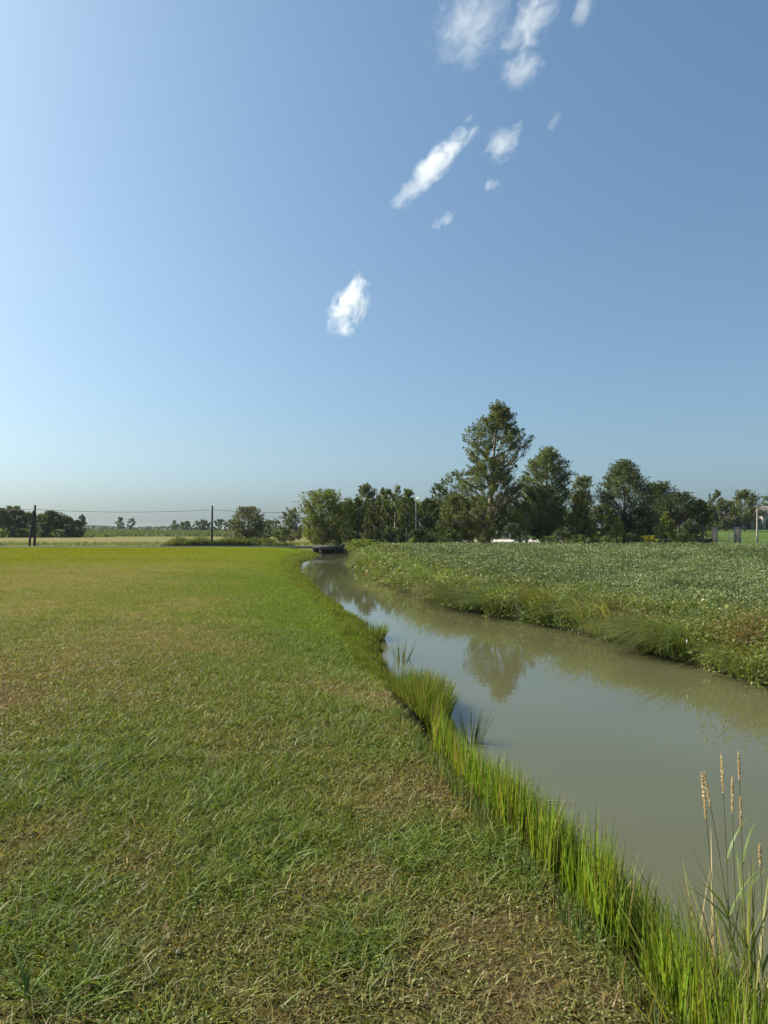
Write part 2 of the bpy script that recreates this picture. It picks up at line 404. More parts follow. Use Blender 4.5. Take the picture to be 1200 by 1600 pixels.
lawn_blades(150000, 5.2, 13.5, .052, .0078, 2, -.2)
G_near = G
# small clover and weed leaves low in the turf
G = MB(); lawn_blades(145000, 12.5, 34, .048, .012, 1, -.4)
lawn_blades(80000, 33, 75.8, .06, .022, 1, -.4)
G_far = G; G = G_near
for n_, y0_, y1_, sz in ((90000, 1.2, 5.4, .011), (80000, 5.2, 14, .015), (50000, 13, 34, .026)):
    x, y = in_lawn(n_, y0_, y1_, 0.0); d = wear(x, y); ok = fbm(x*2.2+50, y*1.8, 4)-.45*d+.25*rng.random(n_) > .40; x, y = x[ok], y[ok]; n_ = len(x)
    c = lawn_col(x, y)*np.array((.85, 1.08, .9))*(.55+.95*rng.random((n_, 1)))
    (G_far if y0_ > 12 else G).leaves(np.c_[x, y, zlawn(x, y)+.004+.03*rng.random(n_)], sz*(.6+.8*rng.random(n_)), c, up=.7, asp=.75)
# coarse broad blades in the lush patches
for px, py, r in LUSH[:6]+LUSH[8:10]+LUSH[12:]:
    if py < 1100: continue
    c = on_z(px, py, 0); k = int(130+900*r*r)
    x = c[0]+rng.normal(size=k)*r*.55; y = c[1]+rng.normal(size=k)*r*.7
    ok = x < XL(y)-EO(y); x, y = x[ok], y[ok]; k = len(x)
    a_ = rng.random(k)*2*np.pi
    col = np.array((.125, .18, .04))*(.6+.9*rng.random((k, 1)))
    pale = rng.random((k, 1)) < .12; col = np.where(pale, np.array((.26, .27, .16)), col)
    G.blades(np.c_[x, y, zlawn(x, y)], .04+.07*rng.random(k)**2, np.c_[np.cos(a_), np.sin(a_)], .0045+.005*rng.random(k), col, 4, droop=.6, lean=.4+1.0*rng.random(k))
# dry straw clippings lying about
k = 1500; x, y = in_lawn(k, 1.8, 14, .6); a_ = rng.random(k)*2*np.pi
G.blades(np.c_[x, y, zlawn(x, y)+.02+.02*rng.random(k)], .018+.03*rng.random(k)**2, np.c_[np.cos(a_), np.sin(a_)], .0035, np.array((.30, .26, .15))*(.5+.6*rng.random((k, 1))), 3, droop=-.05, lean=1.6)
tag(G.build('lawn_grass', M_turf_near), 'short mown green and straw coloured grass in the left foreground', 'grass', kind='stuff')
tag(G_far.build('lawn_grass', M_turf), 'even yellow-green mown grass stretching away to the road', 'grass', kind='stuff')

# ------------------------------------------------------------------ left bank reeds
def reed_patch(B, k, yr, across, h, col0, name=None, wid=.008):
    y = yr[0]+(yr[1]-yr[0])*rng.random(k); t = across[0]+(across[1]-across[0])*rng.random(k)
    x = XL(y)-EO(y)*(1-t); zt = zlawn(x, y)
    z = np.where(t < 0, zt, zt+(WZ-zt)*np.clip(t, 0, 1.0)**1.1)
    cl = fbm(x*3.1+4, y*3.1, 3); keep = rng.random(k) < sstep(.36, .52, cl); x, y, z, cl, t = x[keep], y[keep], z[keep], cl[keep], t[keep]; k = len(x)
    a_ = rng.normal(size=k)*1.3+.4
    H = h*(.55+.6*rng.random(k))*(.65+.65*cl)
    c = np.array(col0)*(.55+.9*rng.random((k, 1)))*(1+.08*rng.normal(size=(k, 3)))
    dry = rng.random((k, 1)) < .10; c = np.where(dry, np.array((.26, .21, .10)), c)
    B.blades(np.c_[x, y, z-.02], H, np.c_[np.cos(a_), np.sin(a_)], wid*(.6+.9*rng.random(k)), np.clip(c, .01, .5), 4, droop=.02+.25*rng.random(k)**3, lean=.02+.15*rng.random(k)**1.5)
Rd = MB()
GR = (.165, .235, .026)
reed_patch(Rd, 4000, (1.9, 3.0), (.1, .95), .42, GR, wid=.0085)
reed_patch(Rd, 6000, (2.9, 4.3), (.2, .95), .48, GR, wid=.009)
reed_patch(Rd, 6000, (4.1, 5.9), (.15, .95), .42, GR, wid=.010)
reed_patch(Rd, 3500, (1.9, 6.6), (-.1, .4), .15, (.09, .13, .04), wid=.007)
tag(Rd.build('reed_bed', M_grass), 'bright green upright reeds lining the near left bank of the stream', 'reeds', kind='stuff')
E = MB()
reed_patch(E, 9000, (9, 18.5), (.0, 1.0), .15, (.125, .165, .022), wid=.010)
reed_patch(E, 12000, (18, 40), (.0, 1.0), .16, (.125, .165, .022), wid=.018)
reed_patch(E, 9000, (40, 75.5), (.0, 1.0), .18, (.13, .165, .02), wid=.025)
tag(E.build('bank_grass', M_grass), 'thin ragged grass fringe along the mown left bank waterline', 'grass', kind='stuff')

def clump(name, label, cat, c, rx, ry, k, h, col, wid, lean=(.05, .4), droop=(.05, .4), zv=0, base_col=None, group=None, bias=(0, 0), mound=0, dryf=.1, cz=None):
    B = MB(); a_ = rng.random(k)*2*np.pi; r = np.sqrt(rng.random(k))
    x = rx*r*np.cos(a_); y = ry*r*np.sin(a_)
    o_ = np.c_[np.cos(a_)+rng.normal(size=k)*.5+bias[0], np.sin(a_)+rng.normal(size=k)*.5+bias[1]]; o_ /= np.linalg.norm(o_, axis=1, keepdims=True)+1e-6
    H = h*(.55+.5*rng.random(k))
    cc = np.array(col)*(.6+.8*rng.random((k, 1)))*(1+.08*rng.normal(size=(k, 3)))
    cc = np.where(rng.random((k, 1)) < dryf, np.array(base_col if base_col else (.27, .22, .10)), cc)
    B.blades(np.c_[x, y, zv+mound*(1-r**2)], H, o_, wid*(.6+.8*rng.random(k)), np.clip(cc, .01, .5), 5, droop=droop[0]+(droop[1]-droop[0])*rng.random(k)*r, lean=lean[0]+(lean[1]-lean[0])*r)
    o = B.build(name, M_grass, loc=(c[0], c[1], WZ if cz is None else cz)); return tag(o, label, cat, group)
# the little tussock island in the water by the left bank
c = on_z(665, 1128, WZ)
clump('reed_clump', 'thick tussock of green reeds standing in the water off the left bank', 'reeds', (c[0]-.05, c[1]+.55), .40, 1.05, 3000, .42, (.115, .165, .025), .010, (.02, .28), (.02, .3), mound=.10, dryf=.16)
c = on_z(736, 1160, WZ)
clump('water_reed', 'sparse dark reed stems in the water beside the thick reed tussock', 'reeds', c, .14, .24, 48, .40, (.055, .085, .035), .011, (.02, .35), (.0, .25), dryf=.05)
c = on_z(628, 1030, WZ)
clump('water_reed', 'thin tall reed shoots beyond the thick reed tussock at the left bank', 'reeds', c, .16, .45, 44, .40, (.06, .09, .035), .012, (.02, .4), (0, .2), dryf=.05)
c = on_z(588, 998, WZ)
clump('reed_clump', 'small rounded grass tuft at the corner of the left bank', 'grass', (c[0]-.1, c[1], WZ), .28, .6, 420, .42, (.085, .14, .025), .013, (.05, .4), (.05, .4))
c = on_z(1015, 1425, -.6)
clump('water_reed', 'few dark upright reed blades at the end of the near reeds', 'reeds', (c[0]-.05, c[1]-.15), .06, .1, 16, .42, (.05, .085, .03), .012, (.05, .35), (.0, .15))

# ------------------------------------------------------------------ tall flowering grasses at lower right
def stalk(i, label, hx, hy, D, bx, hl, bend, hw=.009, leaves=2):
    tip = at(hx, hy, D); base = np.array((tip[0]+bx, D-.02, -.42))
    L = tip-base; r = empty('flowering_grass', base, label, 'grass stalk', 'flowering grass stalks')
    t = np.linspace(0, 1, 12)[:, None]; side = np.array((bend, 0, 0))
    P = L*t+side*(t*(1-t))*np.linalg.norm(L)
    hs = 1-hl/np.linalg.norm(L)
    b = MB(); b.tube(P[t[:, 0] < hs+.1], .0016, 5, (.16, .17, .07)); b.build('stem', M_grass, r)
    b = MB(); k = 340; u = rng.random(k); tt = hs+(1-hs)*u
    Q = L*tt[:, None]+side*(tt*(1-tt))[:, None]*np.linalg.norm(L)
    rad = hw*.5*(.35+.65*np.sin(np.pi*np.clip(u*.9+.08, 0, 1)))
    a_ = rng.random(k)*2*np.pi; Q += np.c_[np.cos(a_)*rad, np.sin(a_)*rad, 0*a_]*np.sqrt(rng.random(k))[:, None]
    b.leaves(Q, .0062+.003*rng.random(k), np.array((.62, .50, .31))*(.65+.6*rng.random((k, 1))), up=0, asp=.5)
    b.build('seed_head', M_grass, r)
    for j in range(leaves):
        b = MB(); s_ = .22+.5*rng.random(); p = L*s_+side*s_*(1-s_)*np.linalg.norm(L); a0 = rng.random()*6.28
        b.blades(p[None], np.array([.16+.14*rng.random()]), np.array([[math.cos(a0), math.sin(a0)*.5]]), .011, np.array([[.12, .17, .04]]), 6, droop=.5, lean=.5)
        b.build('leaf', M_grass, r)
stalk(0, 'tan seed head on a straight stalk, tallest left one over the water', 1127, 1178, 2.75, .02, .145, .02, .010)
stalk(1, 'tan seed head on the rightmost tall stalk, tip highest of all', 1154, 1173, 2.85, .03, .11, -.02, .008)
stalk(2, 'thick drooping tan seed head leftmost in the seeding grasses', 1096, 1207, 2.7, .06, .17, .04, .011)
stalk(3, 'slim tan seed head leaning just right of the leftmost one', 1100, 1206, 2.75, .14, .13, .06, .008)
stalk(4, 'short curved seed head at mid height near the right edge', 1144, 1214, 2.7, .04, .13, -.05, .008)
stalk(5, 'small lower seed head hanging below the curved one by the right edge', 1157, 1246, 2.65, .05, .11, -.05, .007)
stalk(6, 'wispy pale seed head at the right edge of the water', 1187, 1318, 2.6, -.03, .08, .05, .009)
c = (1.33, 2.62)
clump('tall_grass', 'tall yellowing grass clump below the tan seed heads at lower right', 'grass', c, .26, .32, 380, .86, (.16, .19, .03), .012, (.05, .3), (.1, .6), base_col=(.34, .27, .13), cz=-.45, dryf=.2)
clump('tall_grass', 'green broad-bladed grass clump left of the yellowing clump at lower right', 'grass', (1.12, 2.85), .2, .28, 260, .50, (.11, .16, .03), .011, (.05, .35), (.1, .6), base_col=(.30, .25, .12), cz=-.45)
# dark blade at lower left corner, stone
b = MB(); p0 = on_z(44, 1562, 0); k = 7
b.blades(np.tile(p0, (k, 1))+rng.normal(size=(k, 3))*np.array((.012, .012, 0)), np.array([.20, .15, .12, .13, .10, .11, .09]), np.array([[-.75, .66], [-1, .1], [-.2, 1], [.7, .7], [.2, -1], [-.6, -.8], [1, 0]]), np.array([.016, .013, .012, .012, .01, .01, .01]), np.array((.085, .135, .03))*(.7+.6*rng.random((k, 1))), 8, droop=.6, lean=.5)
tag(b.build('weed_tuft', M_grass), 'broad-bladed weed tuft arching over the turf at the lower left corner', 'weed')
b = MB(); p0 = on_z(279, 1483, .012); b.lathe([(.001, -.012), (.009, -.01), (.013, .0), (.009, .007), (.002, .009)], (0, 0, 0), 10)
o = b.build('stone', simple('pale_stone', (.15, .13, .10), .9, .3, 60, .4), loc=p0-np.array((0, 0, .012)), smooth=True); tag(o, 'small pale stone lying in the dry grass patch', 'stone')

# ------------------------------------------------------------------ right bank and crop field
def field_pts(n, y0, y1, powr):
    u = rng.random(n); y = (y0**(powr+1)+(y1**(powr+1)-y0**(powr+1))*u)**(1/(powr+1))
    xl = XR(y)+.35; xr = np.maximum(.60*y+3, xl+2); return xl+(xr-xl)*rng.random(n), y
Cm = MB()
def crop_leaves(n, y0, y1, size, powr):
    x, y = field_pts(n, y0, y1, powr); hN = fbm(x*.9, y*.7, 4); dist = x-XR(y)
    hmax = (.12+.5*sstep(.3, .7, hN))*(.35+.65*sstep(.2, 2, dist)); z = zfield(x, y)+hmax*np.sqrt(rng.random(n))
    tone = fbm(x*.25+30, y*.16, 4)[:, None]; edge = sstep(4.5, .8, dist+2.2*(fbm(x*.7, y*.5+7, 3)-.5))[:, None]
    tone = sstep(.3, .7, tone); c = np.array((.092, .130, .050))*(1-tone)+np.array((.150, .195, .082))*tone
    c = c*(1-edge)+np.array((.120, .145, .030))*edge
    pale = (rng.random((n, 1)) < .05*(1-edge)); c = np.where(pale, np.array((.22, .26, .15)), c)*(.65+.7*rng.random((n, 1)))
    straw = (rng.random((n, 1)) < .07*edge); c = np.where(straw, np.array((.30, .25, .11)), c)
    Cm.leaves(np.c_[x, y, z], size*(y/y0)**.75*(.6+.8*rng.random(n)), c, up=.5, asp=.62)
crop_leaves(170000, 9, 24, .034, 0)
crop_leaves(200000, 22, 50, .062, 0)
crop_leaves(130000, 48, 75.6, .10, 0)
k = 9000; x, y = field_pts(k, 9, 60, -.2); a_ = rng.random(k)*6.28
Cm.blades(np.c_[x, y, zfield(x, y)+.1], .35+.3*rng.random(k), np.c_[np.cos(a_), np.sin(a_)], .006+.00035*y, np.array((.115, .145, .045))*(.7+.7*rng.random((k, 1))), 3, droop=.4, lean=.3)
tag(Cm.build('crop', M_crop), 'dense low grey-green leafy crop filling the field right of the stream', 'crop', kind='stuff')

Bk = MB()
# the bank is a chain of grass mounds and leafy cushions, each with its own size, height and tone
my = []; y_ = 8.0
while y_ < 74: my.append(y_); y_ += (.26+.013*y_)*(.6+.8*rng.random())
my = np.array(my); nm = len(my); mx = XR(my)+rng.random(nm)*.36-.02; mr = (.30+.34*rng.random(nm))*(1+.008*my); mh = (.5+.75*rng.random(nm))*np.where(rng.random(nm) < .3, .65, 1)
mk = rng.random(nm); mt = .55+.8*rng.random(nm)
PAL = np.array([(.115, .155, .036), (.135, .165, .038), (.095, .135, .042), (.155, .160, .05), (.105, .160, .028)]); mc = PAL[rng.integers(0, 5, nm)]
# a second chain further up makes the lumpy top of the bank
my2 = 8+66*rng.random(150)**1.5; mx = np.r_[mx, XR(my2)+.7+1.6*rng.random(150)]; mr = np.r_[mr, (.3+.4*rng.random(150))*(1+.008*my2)]; mh = np.r_[mh, .25+.35*rng.random(150)]
mk = np.r_[mk, rng.random(150)]; mt = np.r_[mt, .8+.4*rng.random(150)]; mc = np.r_[mc, PAL[rng.integers(0, 5, 150)]]; my = np.r_[my, my2]; nm = len(my)
mz = np.interp(mx-XR(my), [-.2, 0, .15, .5], [WZ, WZ, WZ+.14, -.42])*(mx-XR(my) < .5)+zfield(mx, my)*(mx-XR(my) >= .5)
wgt = 1/(1+my/14); wgt /= wgt.sum()
k = 46000; j = rng.choice(nm, k, p=wgt); j = j[mk[j] < .55]; k = len(j)          # grass mounds
a_ = rng.random(k)*6.28; r_ = np.sqrt(rng.random(k)); x = mx[j]+mr[j]*.55*r_*np.cos(a_); y = my[j]+mr[j]*.7*r_*np.sin(a_)
o_ = np.c_[np.cos(a_)*r_-.35+.35*rng.normal(size=k), np.sin(a_)*r_-.15+.35*rng.normal(size=k)]; o_ /= np.linalg.norm(o_, axis=1, keepdims=True)+1e-6
c = 1.3*mc[j]*mt[j][:, None]*(.6+.8*rng.random((k, 1))); c = np.where(rng.random((k, 1)) < .08, np.array((.30, .24, .11)), c)
Bk.blades(np.c_[x, y, mz[j]+.12*(1-r_**2)], mh[j]*(.6+.6*rng.random(k))*1.3, o_, .0085*(1+y*.05), c, 5, droop=.7+1.0*rng.random(k)*(.4+.6*r_), lean=.04+.3*r_*rng.random(k))
k = 150000; j = rng.choice(nm, k, p=wgt); j = j[mk[j] >= .28]; k = len(j)           # leafy cushions
d_ = rng.normal(size=(k, 3)); d_[:, 2] = np.abs(d_[:, 2]); d_ /= np.linalg.norm(d_, axis=1, keepdims=True); q_ = (.55+.5*rng.random(k)**.5)*(.8+.5*vnoise(d_[:, 0]*4+j, d_[:, 1]*4))
x = mx[j]+d_[:, 0]*mr[j]*q_; y = my[j]+d_[:, 1]*mr[j]*q_; z = np.maximum(mz[j]+d_[:, 2]*mh[j]*.85*q_, WZ+.01)
c = 1.25*mc[j]*mt[j][:, None]*(.6+.7*rng.random((k, 1))); br = ((mk[j] > .93)[:, None]); c = np.where(br & (rng.random((k, 1)) < .5), np.array((.20, .135, .06)), c)
Bk.leaves(np.c_[x, y, z], .034*(1+.055*y)*(.6+.8*rng.random(k)), c, up=.3, asp=.5)
k = 40000; y = 8+66*rng.random(k)**1.7; t = rng.random(k)**1.6; x = XR(y)-.08+t*1.2                  # thin ground cover between
zb = np.interp(x-XR(y), [-.2, 0, .15, .5], [WZ, WZ, WZ+.14, -.42])
Bk.leaves(np.c_[x, y, zb+.18*rng.random(k)], .035*(1+.05*y), np.array((.10, .115, .035))*(.5+.9*rng.random((k, 1))), up=.4, asp=.5)
tag(Bk.build('bank_vegetation', M_grass), 'tangled weeds covering the right bank between crop and water', 'weeds', kind='stuff')

def on_bank(px, py): return on_z(px, py, WZ)
def tuss(name, label, px, py, w_, h, col, k=900, droop=(.5, 1.1), lean=(.15, .9), wid=.011, dryf=.12, base_col=None, inset=.35, bias=(-.5, -.2)):
    c = on_bank(px, py); D = c[1]; r = w_*D/FPX/2
    clump(name, label, 'grass tussock', (c[0]+inset, c[1]+inset*.6), r*.6, r*.6, k, h, col, wid, lean, droop, base_col=base_col, group='grass tussocks on the right bank', bias=bias, mound=.12, cz=WZ+.03, dryf=dryf)
tuss('grass_tussock', 'big arching dark green sedge tussock, largest on the right bank', 1012, 1022, 124, 1.25, (.14, .175, .045), 2600, (.9, 1.7), (.05, .35), .011, .12, (.30, .26, .12))
tuss('grass_tussock', 'upright yellow-green grass tussock with rusty orange base', 838, 974, 62, 1.15, (.18, .19, .022), 800, (.2, .7), (.1, .5), .012, .14, (.28, .14, .05))
tuss('grass_tussock', 'drooping green tussock left of the yellow-green one', 770, 960, 74, 1.4, (.115, .16, .036), 1200, (.9, 1.7), (.2, .9), .014)
tuss('grass_tussock', 'drooping olive tussock third left of the yellow-green one', 728, 950, 66, 1.4, (.13, .16, .038), 1000, (.9, 1.7), (.2, .9), .015)
tuss('grass_tussock', 'leaning tussock with brownish tips beside the dark shrub', 690, 940, 68, 1.4, (.14, .15, .045), 1000, (.9, 1.7), (.2, .9), .016)
tuss('grass_tussock', 'pale feathery grass tussock above the big sedge tussock', 1040, 1000, 110, .95, (.20, .20, .06), 900, (.3, .9), (.1, .6), .010, .2, None, 1.3)
tuss('grass_tussock', 'rounded tussock at the far bend of the right bank', 588, 893, 70, 1.9, (.12, .16, .045), 1100, (.8, 1.6), (.15, .9), .03, .1, None, .6)
tuss('grass_tussock', 'bright fresh green tussock behind the brown bush on the right bank', 1110, 1010, 90, .75, (.10, .17, .028), 700, (.3, .8), (.1, .7), .010, .04, None, .9)

def shrub(name, label, c, rx, ry, h, n, col, size, col2=None, f2=.2, group=None, stem=True, cat='shrub', up=.3):
    r = empty(name, c, label, cat, group); B = MB()
    nb = max(10, int(n/45)); a_ = rng.random(nb)*6.28; q = np.sqrt(rng.random(nb)); tz = rng.random(nb)**.8
    prof = np.sqrt(np.clip(1-(tz*.95)**2.2, 0, 1))
    Cc = np.c_[rx*q*np.cos(a_)*prof, ry*q*np.sin(a_)*prof, h*(.08+.86*tz)]
    idx = rng.integers(0, nb, n); cs = (rx+h)/2*.24
    P = Cc[idx]+rng.normal(size=(n, 3))*cs*np.array((1, 1, .75)); P[:, 2] = np.abs(P[:, 2])+.01
    tone = (.7+.6*rng.random(nb))[idx][:, None]
    cc = np.array(col)*tone*(.75+.5*rng.random((n, 1)))
    if col2 is not None: cc = np.where(rng.random((n, 1)) < f2, np.array(col2), cc)
    B.leaves(P, size*(.6+.8*rng.random(n)), cc, up=up, asp=.55)
    B.build('foliage', M_leaf, r)
    T = MB()
    for i in range(0, min(nb, 14)): T.tube([(0, 0, -.05), Cc[i]*np.array((.45, .45, .55)), Cc[i]], [.018*h, .012*h, .004*h], 5)
    T.build('stems', M_bark, r); return r
def bank_shrub(label, px, py, w_, h, col, size, n, col2=None, f2=.2, inset=.25):
    c = on_bank(px, py); r = w_*c[1]/FPX/2
    return shrub('bank_shrub', label, (c[0]+inset, c[1]+.3, WZ+.06), r, r, h, n, col, size, col2, f2, 'leafy bushes on the right bank')
bank_shrub('leafy green bush at the waterline right of the rusty-based tussock', 893, 986, 56, .9, (.10, .13, .030), .045, 3400)
bank_shrub('olive leafy bush touching the left side of the big sedge tussock', 945, 1000, 62, .85, (.12, .13, .03), .042, 3400, (.25, .2, .08), .15)
bank_shrub('brown and yellowing bush at the right edge of the picture', 1165, 1058, 116, .85, (.15, .14, .045), .034, 7500, (.20, .12, .05), .4, .35)
bank_shrub('low green bush between the big sedge tussock and the brown bush', 1088, 1044, 50, .7, (.10, .13, .028), .04, 1900, (.22, .18, .07), .15)
bank_shrub('dark broad-leaved shrub overhanging the water at the bend', 656, 917, 28, .9, (.028, .048, .018), .12, 620, inset=.3)
c = np.array((on_z(695, 900, -.45)[0], on_z(695, 900, -.45)[1], -.45))
shrub('dock_plant', 'reddish brown seeding weed standing in the crop', c, .8, .8, .7, 700, (.11, .085, .055), .07, cat='weed')
c = on_z(738, 868, -.45); shrub('dock_plant', 'dark green weed bush alone in the far crop', c, .9, .9, .75, 700, (.05, .075, .03), .14, cat='weed')
b = MB(); p0 = on_z(661, 865, -.1); b.leaves(p0+rng.normal(size=(3, 3))*.08, .45, np.full((3, 3), .7), up=.2, asp=.7)
tag(b.build('paper_scrap', M_white), 'scrap of white paper caught in the crop far right of the bend', 'litter')
b = MB(); p0 = on_z(1073, 1003, -.40); p0 = at(1073, 1004, 12.6); b.tube([(0, 0, 0), (.006, -.006, .03), (.0, 0, .06)], [.008, .017, .004], 7)
tag(b.build('white_flower', M_white, loc=p0), 'single white bindweed bloom on the right bank by the big tussock', 'flower')
p0 = on_z(836, 1256, WZ+.012); p1 = on_z(899, 1254, WZ+.02); b = MB(); b.tube([p0, (p0*.6+p1*.4)+np.array((0, .03, .01)), p1], [.005, .006, .003], 5)
tag(b.build('twig', M_palewood), 'thin pale twig lying on the water beside the near reeds', 'twig')

# ------------------------------------------------------------------ trees
DM = lambda d: float(np.interp(d, [0, 70, 98.6, 135, 200, 1000], [0, 57, 77.2, 110, 195, 1000]))
PROF = {
 'round': lambda t: np.sqrt(np.clip(1-(2*t-1)**2, 0, 1))**.8,
 'full': lambda t: np.clip(np.minimum(1, t*4+.6)*np.sqrt(np.clip(1.02-t**2.4, 0, 1)), 0, 1),
 'egg': lambda t: np.clip(np.sin(np.pi*np.clip(t, 0, 1)**.75), 0, 1)**.7,
 'column': lambda t: np.clip(np.minimum(1, t*5+.25)*np.minimum(1, (1-t)*2.6+.10), 0, 1),
 'poplar': lambda t: np.clip(np.minimum(1, t*2+.75)*np.minimum(1, (1-t)*3.4+.16), 0, 1),
 'cone': lambda t: np.clip(1.05-t, 0, 1)*np.minimum(1, t*8+.35),
 'umbrella': lambda t: np.clip(np.minimum(1, t*2+.35)*np.minimum(1, (1-t)*3+.1), 0, 1),
 'bush': lambda t: np.sqrt(np.clip(1-t**2.2, 0, 1)),
}
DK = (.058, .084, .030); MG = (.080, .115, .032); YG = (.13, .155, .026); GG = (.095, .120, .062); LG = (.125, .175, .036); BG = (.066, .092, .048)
def tree(name, label, cx, top, w_, D, prof='egg', col=MG, cb=.18, dens=1.0, cat='tree', group=None, trunk=True, tx=None, bark=None, lsize=1.0, tr=None, csz=.15, spread=1.0, base_z=None, k2=None, seed=None, shift=0.):
    D = DM(D); prof = 'full' if prof == 'egg' and cb < .13 else prof
    tp = at(cx, top, D); x0 = at(tx if tx is not None else cx, 840, D)[0]
    bz = float(zfar(x0, D)) if base_z is None else base_z
    H = tp[2]-bz; Rr = w_*D/FPX/2; dx = tp[0]-x0
    r = empty(name, (x0, D, bz-.05), label, cat, group)
    hb = H*cb; hc_ = H-hb
    npx = (w_*.64)*(hc_*FPX/D*.64); n = int(np.clip(npx*9.5*dens, 500, 75000))
    nc = int(np.clip(n/60, 34, 600))
    t = rng.random(nc)**.9; a_ = rng.random(nc)*2*np.pi
    lob = .58+.8*vnoise(a_*1.1+cx, t*6+top)       # uneven outline
    rad = Rr*PROF[prof](t)*lob*(.25+.75*np.sqrt(rng.random(nc)))
    tt = np.clip(t, 0, 1)
    axis_x = dx*np.clip((hb+hc_*tt)/H, 0, 1)**1.2
    Cc = np.c_[axis_x+rad*np.cos(a_), rad*np.sin(a_), hb+hc_*tt*.97]
    cs = np.clip(Rr*csz*1.45, .10, 1.2)
    # every cluster hangs round the end of its twig, thinner outwards
    idx = rng.integers(0, nc, n)
    csz_c = cs*(.55+.7*rng.random(nc))
    dv_ = np.c_[np.cos(a_)*.75, np.sin(a_)*.75, .25+.9*rng.random(nc)]+rng.normal(size=(nc, 3))*.3; dv_ /= np.linalg.norm(dv_, axis=1, keepdims=True)
    u = rng.random(n)**1.2*2-.75; q_ = rng.normal(size=(n, 3)); q_ /= np.linalg.norm(q_, axis=1, keepdims=True)
    P = Cc[idx]+csz_c[idx][:, None]*(dv_[idx]*(u*1.25)[:, None]+q_*(rng.random(n)**.45*np.sqrt(np.clip(1.05-(u-.1)**2, .03, 1))*.82)[:, None]*np.array((1, 1, .8)))
    P[:, 2] = np.clip(P[:, 2], .1, H*1.03)
    tone = (.72+.56*rng.random(nc))[idx][:, None]
    cc = np.array(col)*np.array((1.42, 1.38, 1.1))*tone*(.75+.5*rng.random((n, 1)))*(1+.05*rng.normal(size=(n, 3)))
    if k2 is not None: cc = np.where((rng.random(nc) < .35)[idx][:, None], np.array(k2)*tone, cc)
    B = MB(); B.leaves(P, lsize*1.45*D/717*(.55+.8*rng.random(n)), np.clip(cc, .005, .5), up=.25, asp=.6); B.build('crown', M_leaf, r)
    if trunk:
        T = MB(); rt = tr if tr else np.clip(H*.017, .06, .34); s_ = np.linspace(0, .92, 8)
        px_ = dx*s_**1.2+(vnoise(s_*4+cx, s_*0+top)-.5)*.05*H*s_*(1-s_)*2; pz = H*s_
        T.tube(np.c_[px_, 0*s_, pz], rt*(1-s_*.85)*np.r_[1.35, np.ones(7)], 8)
        order = np.argsort(-rad)[:min(nc, 46)]
        for i in order:
            z0 = max(hb*.75, Cc[i, 2]-np.hypot(rad[i], .2)*(.6+.7*rng.random())); z0 = min(z0, H*.9); f = z0/H
            p0 = np.array((dx*f**1.2, 0, z0)); pm = (p0+Cc[i])/2+np.array((0, 0, .08*rad[i])); rb = rt*(1-f*.85)*.42
            T.tube([p0, pm, Cc[i]], [rb, rb*.6, rb*.18], 5, cap=False)
        T.build('trunk', bark or M_bark, r)
    return r
def bush(name, label, cx, top, w_, D, col=MG, dens=1.0, group=None, cat='bush', **kw):
    return tree(name, label, cx, top, w_, D, 'bush', col, 0.0, dens, cat, group, True, tr=.05, csz=.2, **kw)

GR_M = 'trees behind the road'
BZ = -.03
tree('poplar_tree', 'tallest poplar with ragged crown and pale bare lower trunk', 779, 630, 90, 112, 'poplar', (.072, .092, .030), .07, 1.6, group=GR_M, tx=760, bark=M_bark_tan, tr=.36, csz=.115)
tree('poplar_tree', 'broad poplar with pointed upward tips right of the tallest tree', 856, 700, 88, 119, 'egg', (.078, .105, .042), .14, 1.0, group=GR_M, tx=850, csz=.11)
tree('deciduous_tree', 'dark low tree in front of the broad pointed poplar', 846, 762, 66, 113, 'round', DK, .12, 1.1, group=GR_M)
tree('locust_tree', 'open airy locust tree left of the tallest poplar', 712, 736, 62, 121, 'round', (.06, .09, .05), .45, .42, group=GR_M, csz=.11, tx=716)
tree('locust_tree', 'low outreaching airy tree with thin limb left of the locust', 684, 757, 30, 121, 'umbrella', (.06, .09, .045), .68, .6, group=GR_M, tx=700)
tree('willow_tree', 'drooping willow-like tree over the parked silver car', 712, 772, 62, 114, 'egg', (.065, .085, .028), .04, 1.0, group=GR_M)
tree('deciduous_tree', 'yellowish young tree under the right side of the tallest poplar', 812, 798, 30, 110, 'egg', LG, .12, .8, group=GR_M)
tree('deciduous_tree', 'thin dark-stemmed tree at the right foot of the tallest poplar', 822, 785, 26, 108, 'egg', MG, .45, .7, group=GR_M, tr=.12)
tree('deciduous_tree', 'large round-headed tree in the right half of the tree row', 975, 721, 90, 116, 'egg', (.062, .082, .034), .15, .9, group=GR_M, csz=.12)
tree('deciduous_tree', 'dark rounded tree right behind the large round-headed tree', 1030, 754, 64, 122, 'egg', (.050, .070, .030), .1, 1.0, group=GR_M)
tree('deciduous_tree', 'hazy grey-green tree far behind, between poplar and round tree', 911, 741, 44, 150, 'egg', GG, .1, .8, group=GR_M)
tree('deciduous_tree', 'golden green small tree between the poplar and the round-headed tree', 906, 768, 46, 109, 'cone', (.125, .135, .022), .1, 1.0, group=GR_M, k2=DK)
tree('deciduous_tree', 'dark lower tree left of the large round-headed tree', 940, 790, 50, 113, 'egg', DK, .1, 1.0, group=GR_M)
tree('deciduous_tree', 'dark shaded tree right below the large round-headed tree', 1003, 795, 56, 114, 'egg', DK, .12, 1.0, group=GR_M)
tree('sapling', 'small light green sapling at the foot of the round-headed tree', 964, 808, 32, 104.5, 'cone', LG, .15, .8, group='young trees')
tree('sapling', 'bright green cone-shaped sapling beside the wooden rail fence', 1041, 800, 34, 104, 'cone', (.12, .155, .03), .12, .85, group='young trees')
